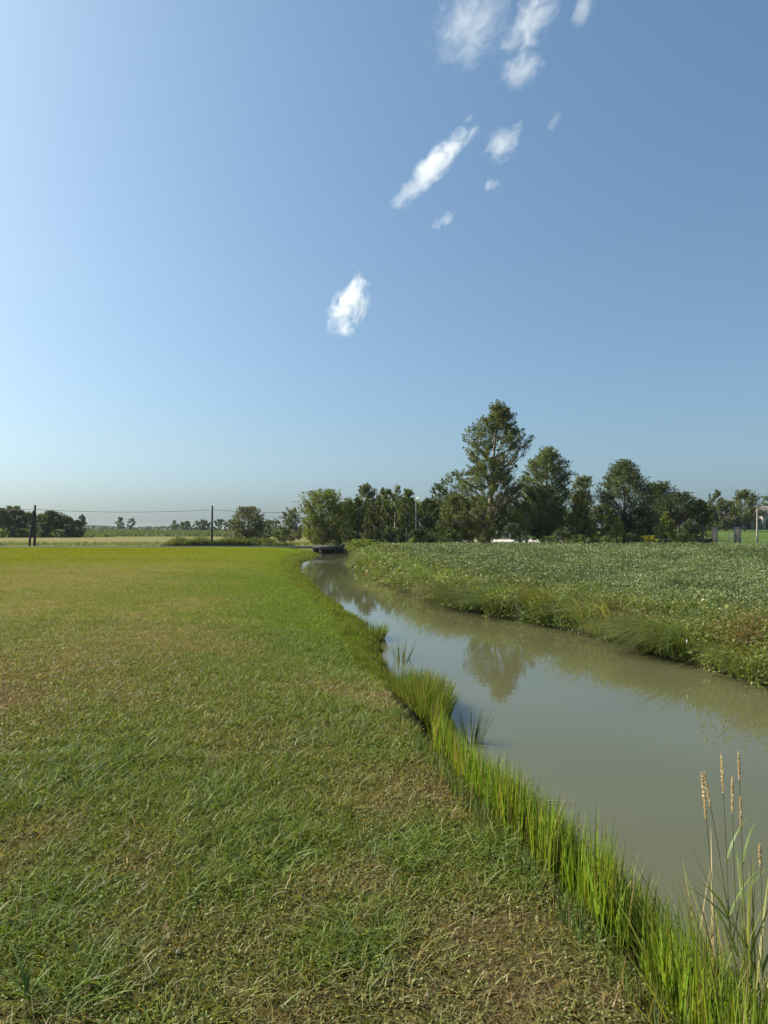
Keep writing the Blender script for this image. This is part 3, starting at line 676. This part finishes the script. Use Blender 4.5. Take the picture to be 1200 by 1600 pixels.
tree('umbrella_tree', 'dark flat-topped tree with bare slanting trunks right of the fence', 1066, 771, 58, 106, 'umbrella', (.03, .045, .018), .52, 1.3, group=GR_M, tx=1058, tr=.16)
tree('umbrella_tree', 'small dark tree with one bare leaning trunk left of the brick pillar', 1095, 782, 34, 105.5, 'umbrella', (.042, .060, .02), .5, 1.0, group=GR_M, tx=1100, tr=.13)
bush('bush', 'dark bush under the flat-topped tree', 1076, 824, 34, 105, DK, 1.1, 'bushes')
bush('bush', 'yellow bush in front of the wooden rail fence', 1015, 837, 24, 102, (.19, .19, .02), 1.0, 'bushes')
bush('bush', 'small pale green bush right of the cone-shaped sapling', 1052, 828, 16, 103, LG, 1.0, 'bushes')
# middle part of the row
tree('deciduous_tree', 'big spreading maple left of the bridge end, yellow-green below', 505, 767, 86, 107, 'egg', (.085, .115, .024), .06, .9, group=GR_M, csz=.13, k2=(.12, .13, .02))
tree('deciduous_tree', 'pale grey-green tree at the left end of the tree row', 453, 794, 42, 131, 'egg', (.085, .105, .062), .08, .75, group=GR_M)
bush('bush', 'low green bush left of the pale grey-green tree', 437, 829, 26, 128, MG, 1.0, 'bushes')
tree('deciduous_tree', 'dark leafy tree just right of the spreading maple', 548, 778, 34, 112, 'egg', DK, .08, 1.0, group=GR_M)
tree('deciduous_tree', 'tall rounded tree with brownish top right of the maple', 573, 757, 44, 119, 'egg', (.065, .082, .035), .12, .95, group=GR_M)
tree('deciduous_tree', 'grey-green tree behind the slim-trunked row', 598, 762, 28, 126, 'egg', GG, .2, .9, group=GR_M)
GS = 'slim trunked trees in a row'
tree('slim_tree', 'slim dark tree with narrow head, first of the slim-trunked row', 559, 777, 22, 107.5, 'egg', DK, .32, 1.2, group=GS, tr=.17)
tree('slim_tree', 'slim tree with small round head on pale trunk, second of row', 584, 779, 27, 108.5, 'round', (.066, .088, .022), .46, 1.0, group=GS, tx=587, bark=M_bark, tr=.13)
tree('slim_tree', 'slim tree with feathery spire top, third of the slim-trunked row', 606, 763, 27, 109, 'column', (.07, .1, .025), .38, .9, group=GS, bark=M_bark, tr=.12)
tree('slim_tree', 'narrow spire of a tree just right of the bare dead one', 622, 758, 20, 116, 'column', (.085, .12, .03), .28, .9, group=GS)
tree('slim_tree', 'slim tree with pale trunk and twin light tips left of the lamp post', 636, 764, 35, 110, 'egg', (.08, .11, .03), .33, .85, group=GS, bark=M_bark, tr=.13)
tree('slim_tree', 'slim tree with dark round head right of the lamp post', 671, 779, 32, 108, 'round', (.045, .06, .02), .40, 1.2, group=GS, bark=M_bark, tr=.13)
for cx, top, w_, D, col, lb in ((540, 787, 62, 134, DK, 'dark background tree seen between the maple and the slim-trunked row'), (628, 780, 67, 130, MG, 'green background tree filling the gap left of the lamp post'),
                                (660, 784, 62, 132, MG, 'background tree behind the slim tree with dark round head'), (688, 782, 57, 128, MG, 'background tree between round slim tree and the willow'), (590, 788, 59, 131, DK, 'dark background tree behind second slim tree of the row'),
                                (748, 777, 57, 134, DK, 'dark background tree behind the silver car, left of tallest poplar'), (795, 792, 52, 178, DK, 'dark background tree beyond the pale gravel yard'), (880, 795, 56, 136, DK, 'dark background tree behind the golden green small tree'), (842, 800, 40, 174, DK, 'shaded background tree at the right end of the gravel yard'), (1072, 796, 60, 142, DK, 'dark background tree behind the flat-topped tree with bare trunks'), (1030, 790, 60, 150, DK, 'dark background tree behind the rail fence')):
    tree('background_tree', lb, cx, top, w_, D, 'egg', col, .05, 1.0, group='dark trees in the background')
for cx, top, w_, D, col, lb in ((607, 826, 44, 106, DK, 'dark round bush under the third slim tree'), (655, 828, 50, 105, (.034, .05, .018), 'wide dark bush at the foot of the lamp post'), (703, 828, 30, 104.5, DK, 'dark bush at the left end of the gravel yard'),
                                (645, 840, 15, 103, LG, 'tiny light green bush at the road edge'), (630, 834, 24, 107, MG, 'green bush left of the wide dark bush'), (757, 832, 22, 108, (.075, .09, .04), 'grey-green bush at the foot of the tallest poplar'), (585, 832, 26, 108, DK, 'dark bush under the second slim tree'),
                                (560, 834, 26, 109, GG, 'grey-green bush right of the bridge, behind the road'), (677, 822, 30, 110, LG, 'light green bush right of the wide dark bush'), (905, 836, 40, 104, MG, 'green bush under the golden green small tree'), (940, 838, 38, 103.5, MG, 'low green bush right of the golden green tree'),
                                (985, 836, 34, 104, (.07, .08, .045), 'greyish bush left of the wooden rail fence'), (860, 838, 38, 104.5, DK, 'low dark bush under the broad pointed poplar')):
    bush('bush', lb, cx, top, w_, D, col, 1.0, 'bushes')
bush('bush', 'round pale grey bush behind the bridge', 530, 840, 14, 104, GG, 1.0, 'bushes')
tree('sapling', 'thin dark sapling standing at the right end of the bridge', 539, 812, 13, 95.5, 'egg', (.045, .065, .03), .35, .8, group='young trees', base_z=-.3, tr=.05)
bush('bush', 'bright green bush on the right bank by the bridge', 566, 843, 50, 90, (.105, .145, .024), 1.0, 'bushes', base_z=-.3)
bush('bush', 'mossy green mound bush on the far right bank', 612, 852, 56, 70, (.085, .11, .035), .9, 'bushes', base_z=-.35)
# bare dead tree
r = empty('dead_tree', (at(617, 840, 92)[0], 92, BZ), 'bare dead grey tree among the slim-trunked row', 'tree'); T = MB(); H = at(617, 756, 92)[2]-BZ
T.tube([(0, 0, 0), (.05, 0, H*.5), (0, 0, H)], [.13, .09, .015], 6); T.build('trunk', M_palewood, r); T = MB()
for i in range(36):
    z0 = H*(.45+.5*rng.random()); a0 = rng.random()*6.28; L = (H-z0)*.28+.3; T.tube([(.03, 0, z0), (L*.5*math.cos(a0), L*.5*math.sin(a0), z0+L*.7), (L*.8*math.cos(a0), L*.8*math.sin(a0), z0+L*1.5)], [.03, .02, .008], 4)
T.build('branches', M_palewood, r)
# round tree by the maize field and the far trees
tree('deciduous_tree', 'round grey-green tree standing alone at the edge of the crop', 388, 793, 68, 150, 'bush', (.068, .082, .046), .03, .95, tr=.2, csz=.13)
tree('deciduous_tree', 'low tree stub right of the lone round grey-green tree', 418, 811, 22, 156, 'egg', GG, .1, .8)
FL = 'far trees beyond the crop'
for cx, top, w_, D, lb in ((129, 804, 17, 350, 'lone tree on the crop horizon right of the dark left wood'), (188, 808, 15, 420, 'thin sparse tree, left one of the sparse pair on the horizon'), (205, 809, 12, 420, 'thin sparse tree, right one of the sparse pair on the horizon'),
                           (273, 813, 12, 420, 'small pale tree, first of the far row left of the single pole'), (290, 815, 21, 420, 'second tree of the far row left of the single pole'), (316, 812, 26, 415, 'widest far tree just left of the single pole'), (344, 812, 20, 415, 'far tree just right of the single pole'), (362, 813, 18, 420, 'far tree partly behind the lone round tree'), (426, 814, 18, 430, 'far tree right of the lone round tree')):
    tree('distant_tree', lb, cx, top, w_, D, 'egg', BG, .08, 1.7 if w_ > 15 or cx == 129 else .8, group=FL)
# dark wood on the left
GL = 'dark trees at the left edge'
for cx, top, w_, D, prof, col, lb in ((4, 795, 26, 196, 'egg', BG, 'dark tree at the very left edge of the picture'), (21, 792, 34, 200, 'egg', DK, 'tallest dark tree left of the double pole'), (46, 800, 26, 204, 'egg', DK, 'dark tree directly behind the double pole'), (66, 804, 22, 200, 'egg', BG, 'greyish tree right of the double pole'),
                                     (80, 799, 32, 198, 'egg', (.05, .07, .03), 'full rounded tree second right of the double pole'), (102, 806, 24, 201, 'egg', DK, 'dark pointed tree third right of the double pole'), (119, 813, 22, 198, 'egg', (.03, .045, .02), 'darkest small tree ending the left wood')):
    tree('deciduous_tree', lb, cx, top, w_*1.2, D, prof, col, .02, 1.9, group=GL)
for cx, top, w_, D, col, lb in ((2, 826, 20, 190, LG, 'light green bush at the left picture edge below the dark trees'), (34, 826, 24, 194, DK, 'dark bush at the foot of the left wood'), (62, 828, 20, 195, DK, 'low dark bush right of the double pole'), (92, 828, 20, 194, MG, 'green bush at the foot of the third dark tree'), (133, 836, 26, 205, (.08, .085, .05), 'grey brushwood heap right of the left wood'), (165, 834, 30, 215, MG, 'low green bush at the edge of the far crop')):
    bush('bush', lb, cx, top, w_, D, col, 1.0, 'bushes')
tree('deciduous_tree', 'tree left of the picture that throws its shadow on the far lawn', -60, 790, 60, 104, 'egg', MG, .1, .8)
# trees by the farmhouse
GF = 'trees round the farmhouse'
tree('poplar_tree', 'narrow tall poplar left of the farmhouse', 1120, 764, 22, 205, 'column', (.072, .092, .05), .1, 1.0, group=GF)
tree('poplar_tree', 'thinnest pale poplar at the left of the narrow tall poplar', 1109, 769, 8, 214, 'column', GG, .1, 1.0, group=GF)
tree('deciduous_tree', 'dark tree in front of the farmhouse wall, left of brick pillars', 1110, 790, 36, 184, 'egg', (.06, .085, .03), .02, 1.0, group=GF)
tree('deciduous_tree', 'rounded tree between the two brick pillars, before the farmhouse', 1133, 782, 38, 182, 'egg', (.06, .08, .035), .10, 1.0, group=GF)
tree('deciduous_tree', 'rounded tree with several tips before the farmhouse arch', 1164, 767, 46, 180, 'egg', (.075, .095, .035), .22, 1.0, group=GF)
tree('deciduous_tree', 'tree at the right picture edge behind the farmhouse roof', 1203, 772, 26, 225, 'egg', MG, .1, 1.0, group=GF)
tree('deciduous_tree', 'yellow green tree behind the small leaning tree', 1103, 786, 20, 150, 'egg', (.12, .14, .025), .1, 1.0, group=GF)
# far wood that reads as one band
B = MB(); k = 26000; x = np.interp(rng.random(k), [0, 1], [-330, 330]); hN = fbm(x*.03, x*0, 4)
B.leaves(np.c_[x, 640+rng.normal(size=k)*6, 1.0+(1.5+6*hN)*rng.random(k)], 1.5*(.6+.6*rng.random(k)), np.array((.055, .075, .045))*(.7+.6*rng.random((k, 1))), up=.2, asp=.7)
tag(B.build('distant_wood', M_leaf), 'low hazy far-off wood along the left horizon', 'wood', kind='stuff')
# roadside weeds and far crop edge
B = MB(); k = 9000; px = 250+210*rng.random(k); D = 79.6+2.6*rng.random(k); x = (px-600)/FPX*D
hN = fbm(px*.06, D, 4)*np.interp(px, [250, 275, 410, 440, 470], [.2, 1, 1, .45, .3]); a_ = rng.random(k)*6.28
B.blades(np.c_[x, D, np.full(k, -.05)], 1.9*hN*(.5+.6*rng.random(k)), np.c_[np.cos(a_), np.sin(a_)], .07, np.array((.10, .13, .038))*(.6+.8*rng.random((k, 1))), 3, droop=.2, lean=.2)
tag(B.build('roadside_weeds', M_grass), 'tall dark weeds along the road round the single pole', 'weeds', kind='stuff')
B = MB(); k = 42000; x = -190*rng.random(k)**.8+8; D = 222*(440/222)**rng.random(k); a_ = rng.random(k)*6.28
B.blades(np.c_[x*D/222, D, zfar(x*D/222, D)], 1.0+.4*rng.random(k), np.c_[np.cos(a_), np.sin(a_)], .0013*D, np.array((.100, .125, .038))*(.65+.7*rng.random((k, 1))), 1, droop=.2, lean=.3)
tag(B.build('far_crop', M_crop), 'green crop standing in the far field on the left', 'crop', kind='stuff')
B = MB(); k = 12000; x = -60+90*rng.random(k); D = 79.5+16*rng.random(k); x = np.where((x > -9.2) & (x < -2.8) & (D < 84), x+12, x); a_ = rng.random(k)*6.28
B.blades(np.c_[x, D, zfar(x, D)], .25+.35*rng.random(k), np.c_[np.cos(a_), np.sin(a_)], .05, np.array((.13, .15, .045))*(.6+.8*rng.random((k, 1))), 1, droop=.2, lean=.4)
tag(B.build('verge_grass', M_grass), 'rough grass on the verge behind the road', 'grass', kind='stuff')

# ------------------------------------------------------------------ bridge
M_oldconc = simple('dark_concrete', (.075, .070, .06), .9, .35, 2, .3)  # whole bridge in darker concrete, to get its dark front face
xb0, xb1 = -7.15, -4.0
r = empty('bridge', ((xb0+xb1)/2, 77.6, 0), 'low concrete road bridge with dark opening over the stream', 'bridge')
L = xb1-xb0
b = MB(); b.box((0, 0, -.075), (L+.1, 3.0, .25)); b.build('deck', M_oldconc, r)
for yy in (-1.6, 1.6):
    b = MB(); b.box((0, yy, -.06), (L+.9, .18, .36)); b.build('kerb', M_oldconc, r)
for xx in (-L/2-.15, L/2+.15):
    b = MB(); b.box((xx, 0, -.75), (.3, 2.9, 1.1)); b.build('abutment', M_oldconc, r)
b = MB(); b.box((.45, -.1, -.75), (.25, 2.5, 1.09)); b.build('pier', M_oldconc, r)
b = MB(); b.box((0, 2.2, -.7), (L+1.6, .2, 1.3)); b.build('shade_backing', M_dark, r)  # near-black panel behind the opening, standing in for the shade under the deck
# ------------------------------------------------------------------ poles and wires
def pole_top(px, py, D): return at(px, py, D)
P1 = at(54, 854, 80.0); P2 = at(331, 853, 80.0)
r = empty('utility_pole', (P1[0], 80, -.1), 'double dark wooden pole with slanting strut at left', 'utility pole', 'wooden poles carrying the wire')
H1 = pole_top(54, 789, 80)[2]+.1
b = MB(); b.tube([(0, 0, 0), (0, 0, H1)], [.15, .10], 10); b.build('shaft', M_polewood, r)
b = MB(); b.tube([(-.62, 0, 0), (-.1, -.12, H1*.86)], [.13, .085], 10); b.build('strut', M_polewood, r)
b = MB(); b.lathe([(.03, 0), (.05, .03), (.05, .1), (.03, .14)], (0, -.15, H1*.90), 8); b.tube([(0, 0, H1*.9), (0, -.15, H1*.9)], .02, 5); b.build('insulator', M_metal, r)
r = empty('utility_pole', (P2[0], 80, -.1), 'single dark wooden pole among the roadside weeds', 'utility pole', 'wooden poles carrying the wire')
H2 = pole_top(331, 790, 80)[2]+.1
b = MB(); b.tube([(0, 0, 0), (0.02, 0, H2)], [.14, .09], 10); b.build('shaft', M_polewood, r)
b = MB(); b.lathe([(.03, 0), (.05, .03), (.05, .1), (.03, .14)], (0, -.13, H2*.9), 8); b.tube([(0, 0, H2*.9), (0, -.13, H2*.9)], .02, 5); b.build('insulator', M_metal, r)
def wire(p, q, sag, rad=.022):
    t = np.linspace(0, 1, 20)[:, None]; c = np.asarray(p)*(1-t)+np.asarray(q)*t; c[:, 2] -= sag*4*(t*(1-t))[:, 0]; return c, rad
A = np.array((P1[0], 79.85, -.1+H1*.9)); Bp = np.array((P2[0], 79.87, -.1+H2*.9))
b = MB(); b.tube(*wire(A-np.array((25, -1, 0)), A, .25), 5); b.tube(*wire(A, Bp, .3), 5); b.tube(*wire(Bp, Bp+np.array((11.5, 4, -.1)), .2), 5)
tag(b.build('overhead_wire', M_wire), 'thin overhead wire strung between the two dark poles', 'wire')
# lamp post
q = at(650, 840, 85); hl = at(650, 780, 85)[2]-BZ
r = empty('lamp_post', (q[0], 85, BZ), 'grey lamp post with white head among the slim-trunked trees', 'lamp post')
b = MB(); b.tube([(0, 0, 0), (0, 0, hl-.1)], [.09, .06], 8); b.build('pole', M_metal, r)
b = MB(); b.tube([(0, 0, hl-.15), (.12, -.1, hl+.1), (.4, -.25, hl+.18)], [.06, .09, .05], 8); b.build('lamp_head', M_white, r)
# pole right
q = at(1183, 848, 82); hp = at(1183, 794, 82)[2]-BZ
tag((lambda b: (b.tube([(0, 0, 0), (.08, 0, hp)], [.13, .08], 9), b.build('utility_pole', M_palewood, loc=(q[0], 82, BZ)))[1])(MB()), 'grey weathered pole standing before the farmhouse arch', 'utility pole')
b = MB(); b.tube(*wire((q[0]+.08, 82, BZ+hp-.9), (q[0]+30, 90, BZ+hp+.1), .2, .03), 5); tag(b.build('overhead_wire', M_wire), 'cable leaving the grey weathered pole to the right', 'wire')

# ------------------------------------------------------------------ gate pillars, fences, sign
for px, w_, lb in ((1117, 6.5, 'left brick gate pillar with flat cap'), (1152.5, 7.5, 'right brick gate pillar with rough top')):
    q = at(px, 848, 81.5); hp = at(px, 824, 81.5)[2]-BZ; wd = w_*81.5/FPX
    r = empty('gate_pillar', (q[0], 81.5, BZ), lb, 'gate pillar', 'brick gate pillars')
    b = MB(); b.box((0, 0, hp/2-.05), (wd, wd, hp-.1)); b.build('shaft', M_brick, r)
    b = MB(); b.box((0, 0, hp-.045), (wd*1.2, wd*1.2, .09)); b.build('cap', M_conc, r)
    b = MB(); b.box((0, 0, .1), (wd*1.15, wd*1.15, .2)); b.build('footing', M_conc, r)
q = at(1139, 848, 81); r = empty('sign_post', (q[0], 81, BZ), 'thin pale stake left of the little white notice', 'stake')
b = MB(); b.tube([(0, 0, 0), (0, 0, 1.5)], .035, 6); b.build('shaft', M_palewood, r)
q = at(1143, 838, 81.2); b = MB(); b.box((0, 0, 0), (.22, .02, .34)); b.tube([(0, .03, -.9), (0, .03, .1)], .015, 5)
tag(b.build('notice', M_white, loc=q), 'small blank white notice between the brick pillars', 'notice')
def rail_fence(label, px0, px1, D, h, npost, nrail, m_, z=-.03, name='rail_fence', th=.08):
    a0, a1 = at(px0, 840, D)[0], at(px1, 840, D)[0]; r = empty(name, (a0, D, z), label, 'fence')
    L = a1-a0
    for i in range(npost):
        b = MB(); b.box((L*i/(npost-1), 0, h/2), (th*1.3, th*1.3, h)); b.build('post', m_, r)
    for j in range(nrail):
        b = MB(); b.box((L/2, -.11, h*(.95-.36*j)), (L, .06, th*1.5)); b.build('rail', m_, r)
rail_fence('dark weathered wooden rail fence beside the yellow bush', 998, 1052, 82.2, 1.15, 6, 3, M_wood, th=.13)
rail_fence('low dark timber fence between flat-topped tree and left brick pillar', 1085, 1115, 82.0, .75, 4, 2, M_polewood, th=.14)
rail_fence('pale post and rail fence at the back of the gravel yard', 762, 797, 138, 1.6, 6, 3, M_metal, th=.08)
# picnic bench-like table by fence
q = at(1032, 845, 81.6); r = empty('picnic_table', (q[0], 81.3, BZ), 'weathered wooden table before the rail fence', 'table')
b = MB(); b.box((0, 0, .74), (1.7, .7, .07)); b.build('tabletop', M_palewood, r)
for sx_ in (-.7, .7):
    for sy in (-.25, .25):
        b = MB(); b.box((sx_, sy, .35), (.09, .09, .70)); b.build('leg', M_palewood, r)

# ------------------------------------------------------------------ cars
def car(label, px, D, body, rz, name='parked_car'):
    q = at(px, 845, D); r = empty(name, (q[0], D, float(zfar(q[0], D))), label, 'car', None, rz)
    mb = simple('car_paint_'+str(len(bpy.data.materials)), body, .3, .03, 3, 0); mg = simple('car_glass', (.03, .035, .04), .1, .1, 3, 0); mt = simple('tyre_rubber', (.03, .03, .03), .8, .1, 8, 0)
    b = MB(); o = [(-2.1, .35), (-2.12, .75), (-1.95, .92), (-1.2, .98), (.75, .95), (1.75, .85), (2.08, .68), (2.1, .35)]; b.prism(o, 'y', -.86, .86); b.build('body', mb, r)
    b = MB(); b.prism([(-1.75, .96), (-1.25, 1.42), (.05, 1.45), (.85, .95)], 'y', -.72, .72); b.build('window', mg, r)
    b = MB(); b.prism([(-1.3, 1.41), (-1.2, 1.48), (.0, 1.5), (.15, 1.44)], 'y', -.74, .74); b.build('roof', mb, r)
    for x_ in (-1.3, 1.3):
        for y_ in (-.78, .78):
            b = MB(); b.tube([(x_, y_-.11, .32), (x_, y_+.11, .32)], .32, 14); w_ = b.build('tyre', mt, r)
            b = MB(); b.tube([(x_, y_-.12, .32), (x_, y_+.12, .32)], .18, 10); b.build('rim', M_metal, w_)
    for y_ in (-.6, .6):
        b = MB(); b.box((2.08, y_, .66), (.08, .3, .12)); b.build('headlight', M_white, r)
car('silver car parked under the dark trees left of the poplar trunk', 722, 140, (.45, .47, .50), R(186))
car('pale car half hidden behind bushes under the broad poplar', 880, 112, (.36, .37, .37), R(10))
q = at(735.5, 845, 103); r = empty('garden_cart', (q[0], 103, float(zfar(q[0], 103))), 'small bright red cart beside the silver car', 'cart')
mr = simple('red_paint', (.42, .02, .03), .4, .1, 4, 0)
b = MB(); b.box((0, 0, .52), (.78, .6, .5), 0, None, 1.12); b.build('tray', mr, r)
for sx_ in (-.3, .3):
    b = MB(); b.tube([(sx_, -.38, .2), (sx_, -.30, .2)], .2, 12); b.build('wheel', M_dark, r)
b = MB(); b.tube([(.36, 0, .6), (.6, 0, .95), (.6, 0, 1.1)], .02, 6); b.build('handle', M_metal, r)

# ------------------------------------------------------------------ farmhouse on the right
D = 204; z0 = float(zfar(100, D)); X0, X1 = at(1102, 830, D)[0], at(1189, 830, D)[0]; X2 = at(1262, 830, D)[0]
r = empty('farmhouse', (X0, D, z0-.05), 'long low old farmhouse with porch roof and arched gateway', 'house')
L1 = X1-X0; L2 = X2-X1
b = MB(); b.box((L1/2, 3.5, 1.7), (L1, 6, 3.4)); b.build('wall', M_plaster, r)
b = MB(); b.prism([(-.8, 2.75), (-.8, 2.95), (3.5, 5.0), (7.2, 3.3), (7.2, 3.1)], 'x', -.4, L1-.02); b.build('roof', M_roof, r)
# arched wing: wall with a real arched opening
b = MB(); ax = L1+2.6; wA = 1.55; hA = 2.0; Ht = 4.6
arc = [(ax-wA, 0)]+[(ax-wA*math.cos(t), hA+wA*math.sin(t)) for t in np.linspace(0, math.pi, 14)]+[(ax+wA, 0)]
out = [(L1, 0)]+[(L1+(ax+wA+0-L1)*0, Ht)]
def wall_arch(y0, y1):
    top = [(p[0], Ht) for p in arc]
    for yy, fl in ((y0, 1), (y1, -1)):
        for i in range(len(arc)-1):
            q_ = [(arc[i][0], yy, arc[i][1]), (arc[i+1][0], yy, arc[i+1][1]), (top[i+1][0], yy, Ht), (top[i][0], yy, Ht)]
            b.add(q_, [[0, 1, 2, 3]])
    for i in range(len(arc)-1):
        b.add([(arc[i][0], y0, arc[i][1]), (arc[i+1][0], y0, arc[i+1][1]), (arc[i+1][0], y1, arc[i+1][1]), (arc[i][0], y1, arc[i][1])], [[0, 1, 2, 3]])
wall_arch(-.6, -.1)
b.box(((L1+ax-wA)/2, -.35, Ht/2), (ax-wA-L1, .5, Ht)); b.box(((ax+wA+L1+L2)/2, -.35, Ht/2), (L1+L2-ax-wA, .5, Ht)); b.box((L1+.25, 3.5, Ht/2), (.5, 6.8, Ht)); b.box((L1+L2/2, 7.1, Ht/2), (L2, .4, Ht))
b.build('gateway_wall', M_plaster, r)
b = MB(); b.prism([(-1.1, Ht-.1), (-1.1, Ht+.12), (3.5, Ht+2.4), (8, Ht+.12), (8, Ht-.1)], 'x', L1-.6, L1+L2+.4); b.build('roof', M_roof, r)
for fx in (.12, .38, .62, .8):
    b = MB(); b.box((L1*fx, .47, 1.25), (1.5, .1, 2.3)); b.build('door', M_dark, r)
for fx in (.25, .5, .72):
    b = MB(); b.box((L1*fx, .47, 1.7), (.9, .1, 1.1)); f = b.build('window', M_dark, r)
    b = MB(); b.box((L1*fx, .44, 1.12), (1.1, .2, .08)); b.build('sill', M_conc, f)
for fx in np.linspace(.02, .97, 7):
    b = MB(); b.box((L1*fx, -.65, 1.38), (.22, .22, 2.76)); b.build('porch_post', M_conc, r)

# ------------------------------------------------------------------ clouds
def cloud_mat():
    m, n, b = mat('cloud_vapour'); n.nodes.remove(b)
    tc = n.nodes.new('ShaderNodeTexCoord'); oi = n.nodes.new('ShaderNodeObjectInfo')
    ad = n.nodes.new('ShaderNodeVectorMath'); ad.operation = 'ADD'
    cb_ = n.nodes.new('ShaderNodeCombineXYZ'); ml = n.nodes.new('ShaderNodeMath'); ml.operation = 'MULTIPLY'; ml.inputs[1].default_value = 37
    n.links.new(oi.outputs['Random'], ml.inputs[0]); n.links.new(ml.outputs[0], cb_.inputs[2])
    al = n.nodes.new('ShaderNodeSeparateColor'); n.links.new(oi.outputs['Color'], al.inputs[0])
    sc_ = n.nodes.new('ShaderNodeCombineXYZ'); n.links.new(al.outputs[1], sc_.inputs[0]); n.links.new(al.outputs[2], sc_.inputs[1]); n.links.new(al.outputs[2], sc_.inputs[2])
    mp = n.nodes.new('ShaderNodeVectorMath'); mp.operation = 'MULTIPLY'; n.links.new(tc.outputs['Object'], mp.inputs[0]); n.links.new(sc_.outputs[0], mp.inputs[1])
    n.links.new(mp.outputs[0], ad.inputs[0]); n.links.new(cb_.outputs[0], ad.inputs[1])
    f = noise(n, ad.outputs[0], 1.0, 9, .66, .8)
    ln = n.nodes.new('ShaderNodeVectorMath'); ln.operation = 'LENGTH'; n.links.new(tc.outputs['Object'], ln.inputs[0])
    # density = clamp(noise*2.2 - r*1.05 - .35)
    m1 = n.nodes.new('ShaderNodeMath'); m1.operation = 'MULTIPLY_ADD'; m1.inputs[1].default_value = 5.2; n.links.new(f, m1.inputs[0])
    m0 = n.nodes.new('ShaderNodeMath'); m0.inputs[1].default_value = -1.95; n.links.new(oi.outputs['Alpha'], m0.inputs[0]); n.links.new(m0.outputs[0], m1.inputs[2])
    m2 = n.nodes.new('ShaderNodeMath'); m2.operation = 'MULTIPLY_ADD'; m2.inputs[1].default_value = -2.3
    sq = n.nodes.new('ShaderNodeMath'); sq.operation = 'POWER'; sq.inputs[1].default_value = 1.6; n.links.new(ln.outputs['Value'], sq.inputs[0]); n.links.new(sq.outputs[0], m2.inputs[0]); n.links.new(m1.outputs[0], m2.inputs[2])
    m3 = n.nodes.new('ShaderNodeMath'); m3.operation = 'MAXIMUM'; m3.inputs[1].default_value = 0; n.links.new(m2.outputs[0], m3.inputs[0])
    m4 = n.nodes.new('ShaderNodeMath'); m4.operation = 'MULTIPLY'; n.links.new(m3.outputs[0], m4.inputs[0]); n.links.new(al.outputs[0], m4.inputs[1])
    m5 = n.nodes.new('ShaderNodeMath'); m5.operation = 'MULTIPLY'; m5.inputs[1].default_value = .036; n.links.new(m4.outputs[0], m5.inputs[0])
    v = n.nodes.new('ShaderNodeVolumePrincipled'); v.inputs['Color'].default_value = (1, 1, 1, 1); v.inputs['Anisotropy'].default_value = .25
    n.links.new(m5.outputs[0], v.inputs['Density']); n.links.new(v.outputs[0], n.nodes['Material Output'].inputs['Volume'])
    return m
M_cloud = cloud_mat()
def cloud(label, px, py, lpx, wpx, ang, dens, off=0):
    el = (830-py)/FPX; Dd = 1300/el; c = at(px, py, Dd); s = Dd/FPX
    me = bpy.data.meshes.new('cloud'); import bmesh; bm = bmesh.new(); bmesh.ops.create_icosphere(bm, subdivisions=4, radius=1.0)
    for v in bm.verts: v.co *= .86+.16*math.sin(3.1*v.co.x+px)*math.cos(4*v.co.z+py)
    bm.to_mesh(me); bm.free(); me.materials.append(M_cloud)
    o = bpy.data.objects.new('cloud', me); COL.objects.link(o); o.location = c
    o.scale = (lpx*s*.62, wpx*s*.75, wpx*s*.62); o.rotation_euler = (0, -R(ang), 0); o.color = (dens, lpx/2/25, wpx/2/17, off)
    tag(o, label, 'cloud', 'wispy clouds')
cloud('small puffy white cloud, lowest in the sky', 545, 478, 125, 72, 62, .30, .2)
cloud('long slanting white streak cloud in the middle of the sky', 680, 258, 215, 50, 47, .34, .45)
cloud('small patchy cloud right of the slanting streak', 787, 224, 90, 66, 40, .18, .2)
cloud('largest broken cloud at the top edge, left part', 735, 40, 185, 135, 50, .075, .25)
cloud('bright slanting cloud band at the top edge, right of the broken cloud', 828, 36, 190, 76, 52, .19, .3)
cloud('little cloud at the top edge, rightmost', 912, 14, 80, 44, 70, .17, .3)
cloud('thin ragged wisps below the top cloud band', 815, 108, 115, 66, 25, .14, .25)
cloud('faint short wisp below the slanting streak', 694, 345, 70, 26, 36, .2, .3)
cloud('tiny puff between streak and lowest patch on the right', 768, 290, 38, 24, 5, .22, .3)
cloud('faint upright wisp right of the patchy cloud', 867, 190, 62, 24, 62, .10, .2)

# ------------------------------------------------------------------ summer haze in the air
m, n, b = mat('haze_air'); n.nodes.remove(b)
v = n.nodes.new('ShaderNodeVolumePrincipled'); v.inputs['Color'].default_value = (.80, .90, 1, 1); v.inputs['Density'].default_value = .00009
n.links.new(v.outputs[0], n.nodes['Material Output'].inputs['Volume'])
b = MB(); b.box((0, 4400, 12.5), (19000, 9600, 29)); o = b.build('haze', m); o['kind'] = 'stuff'
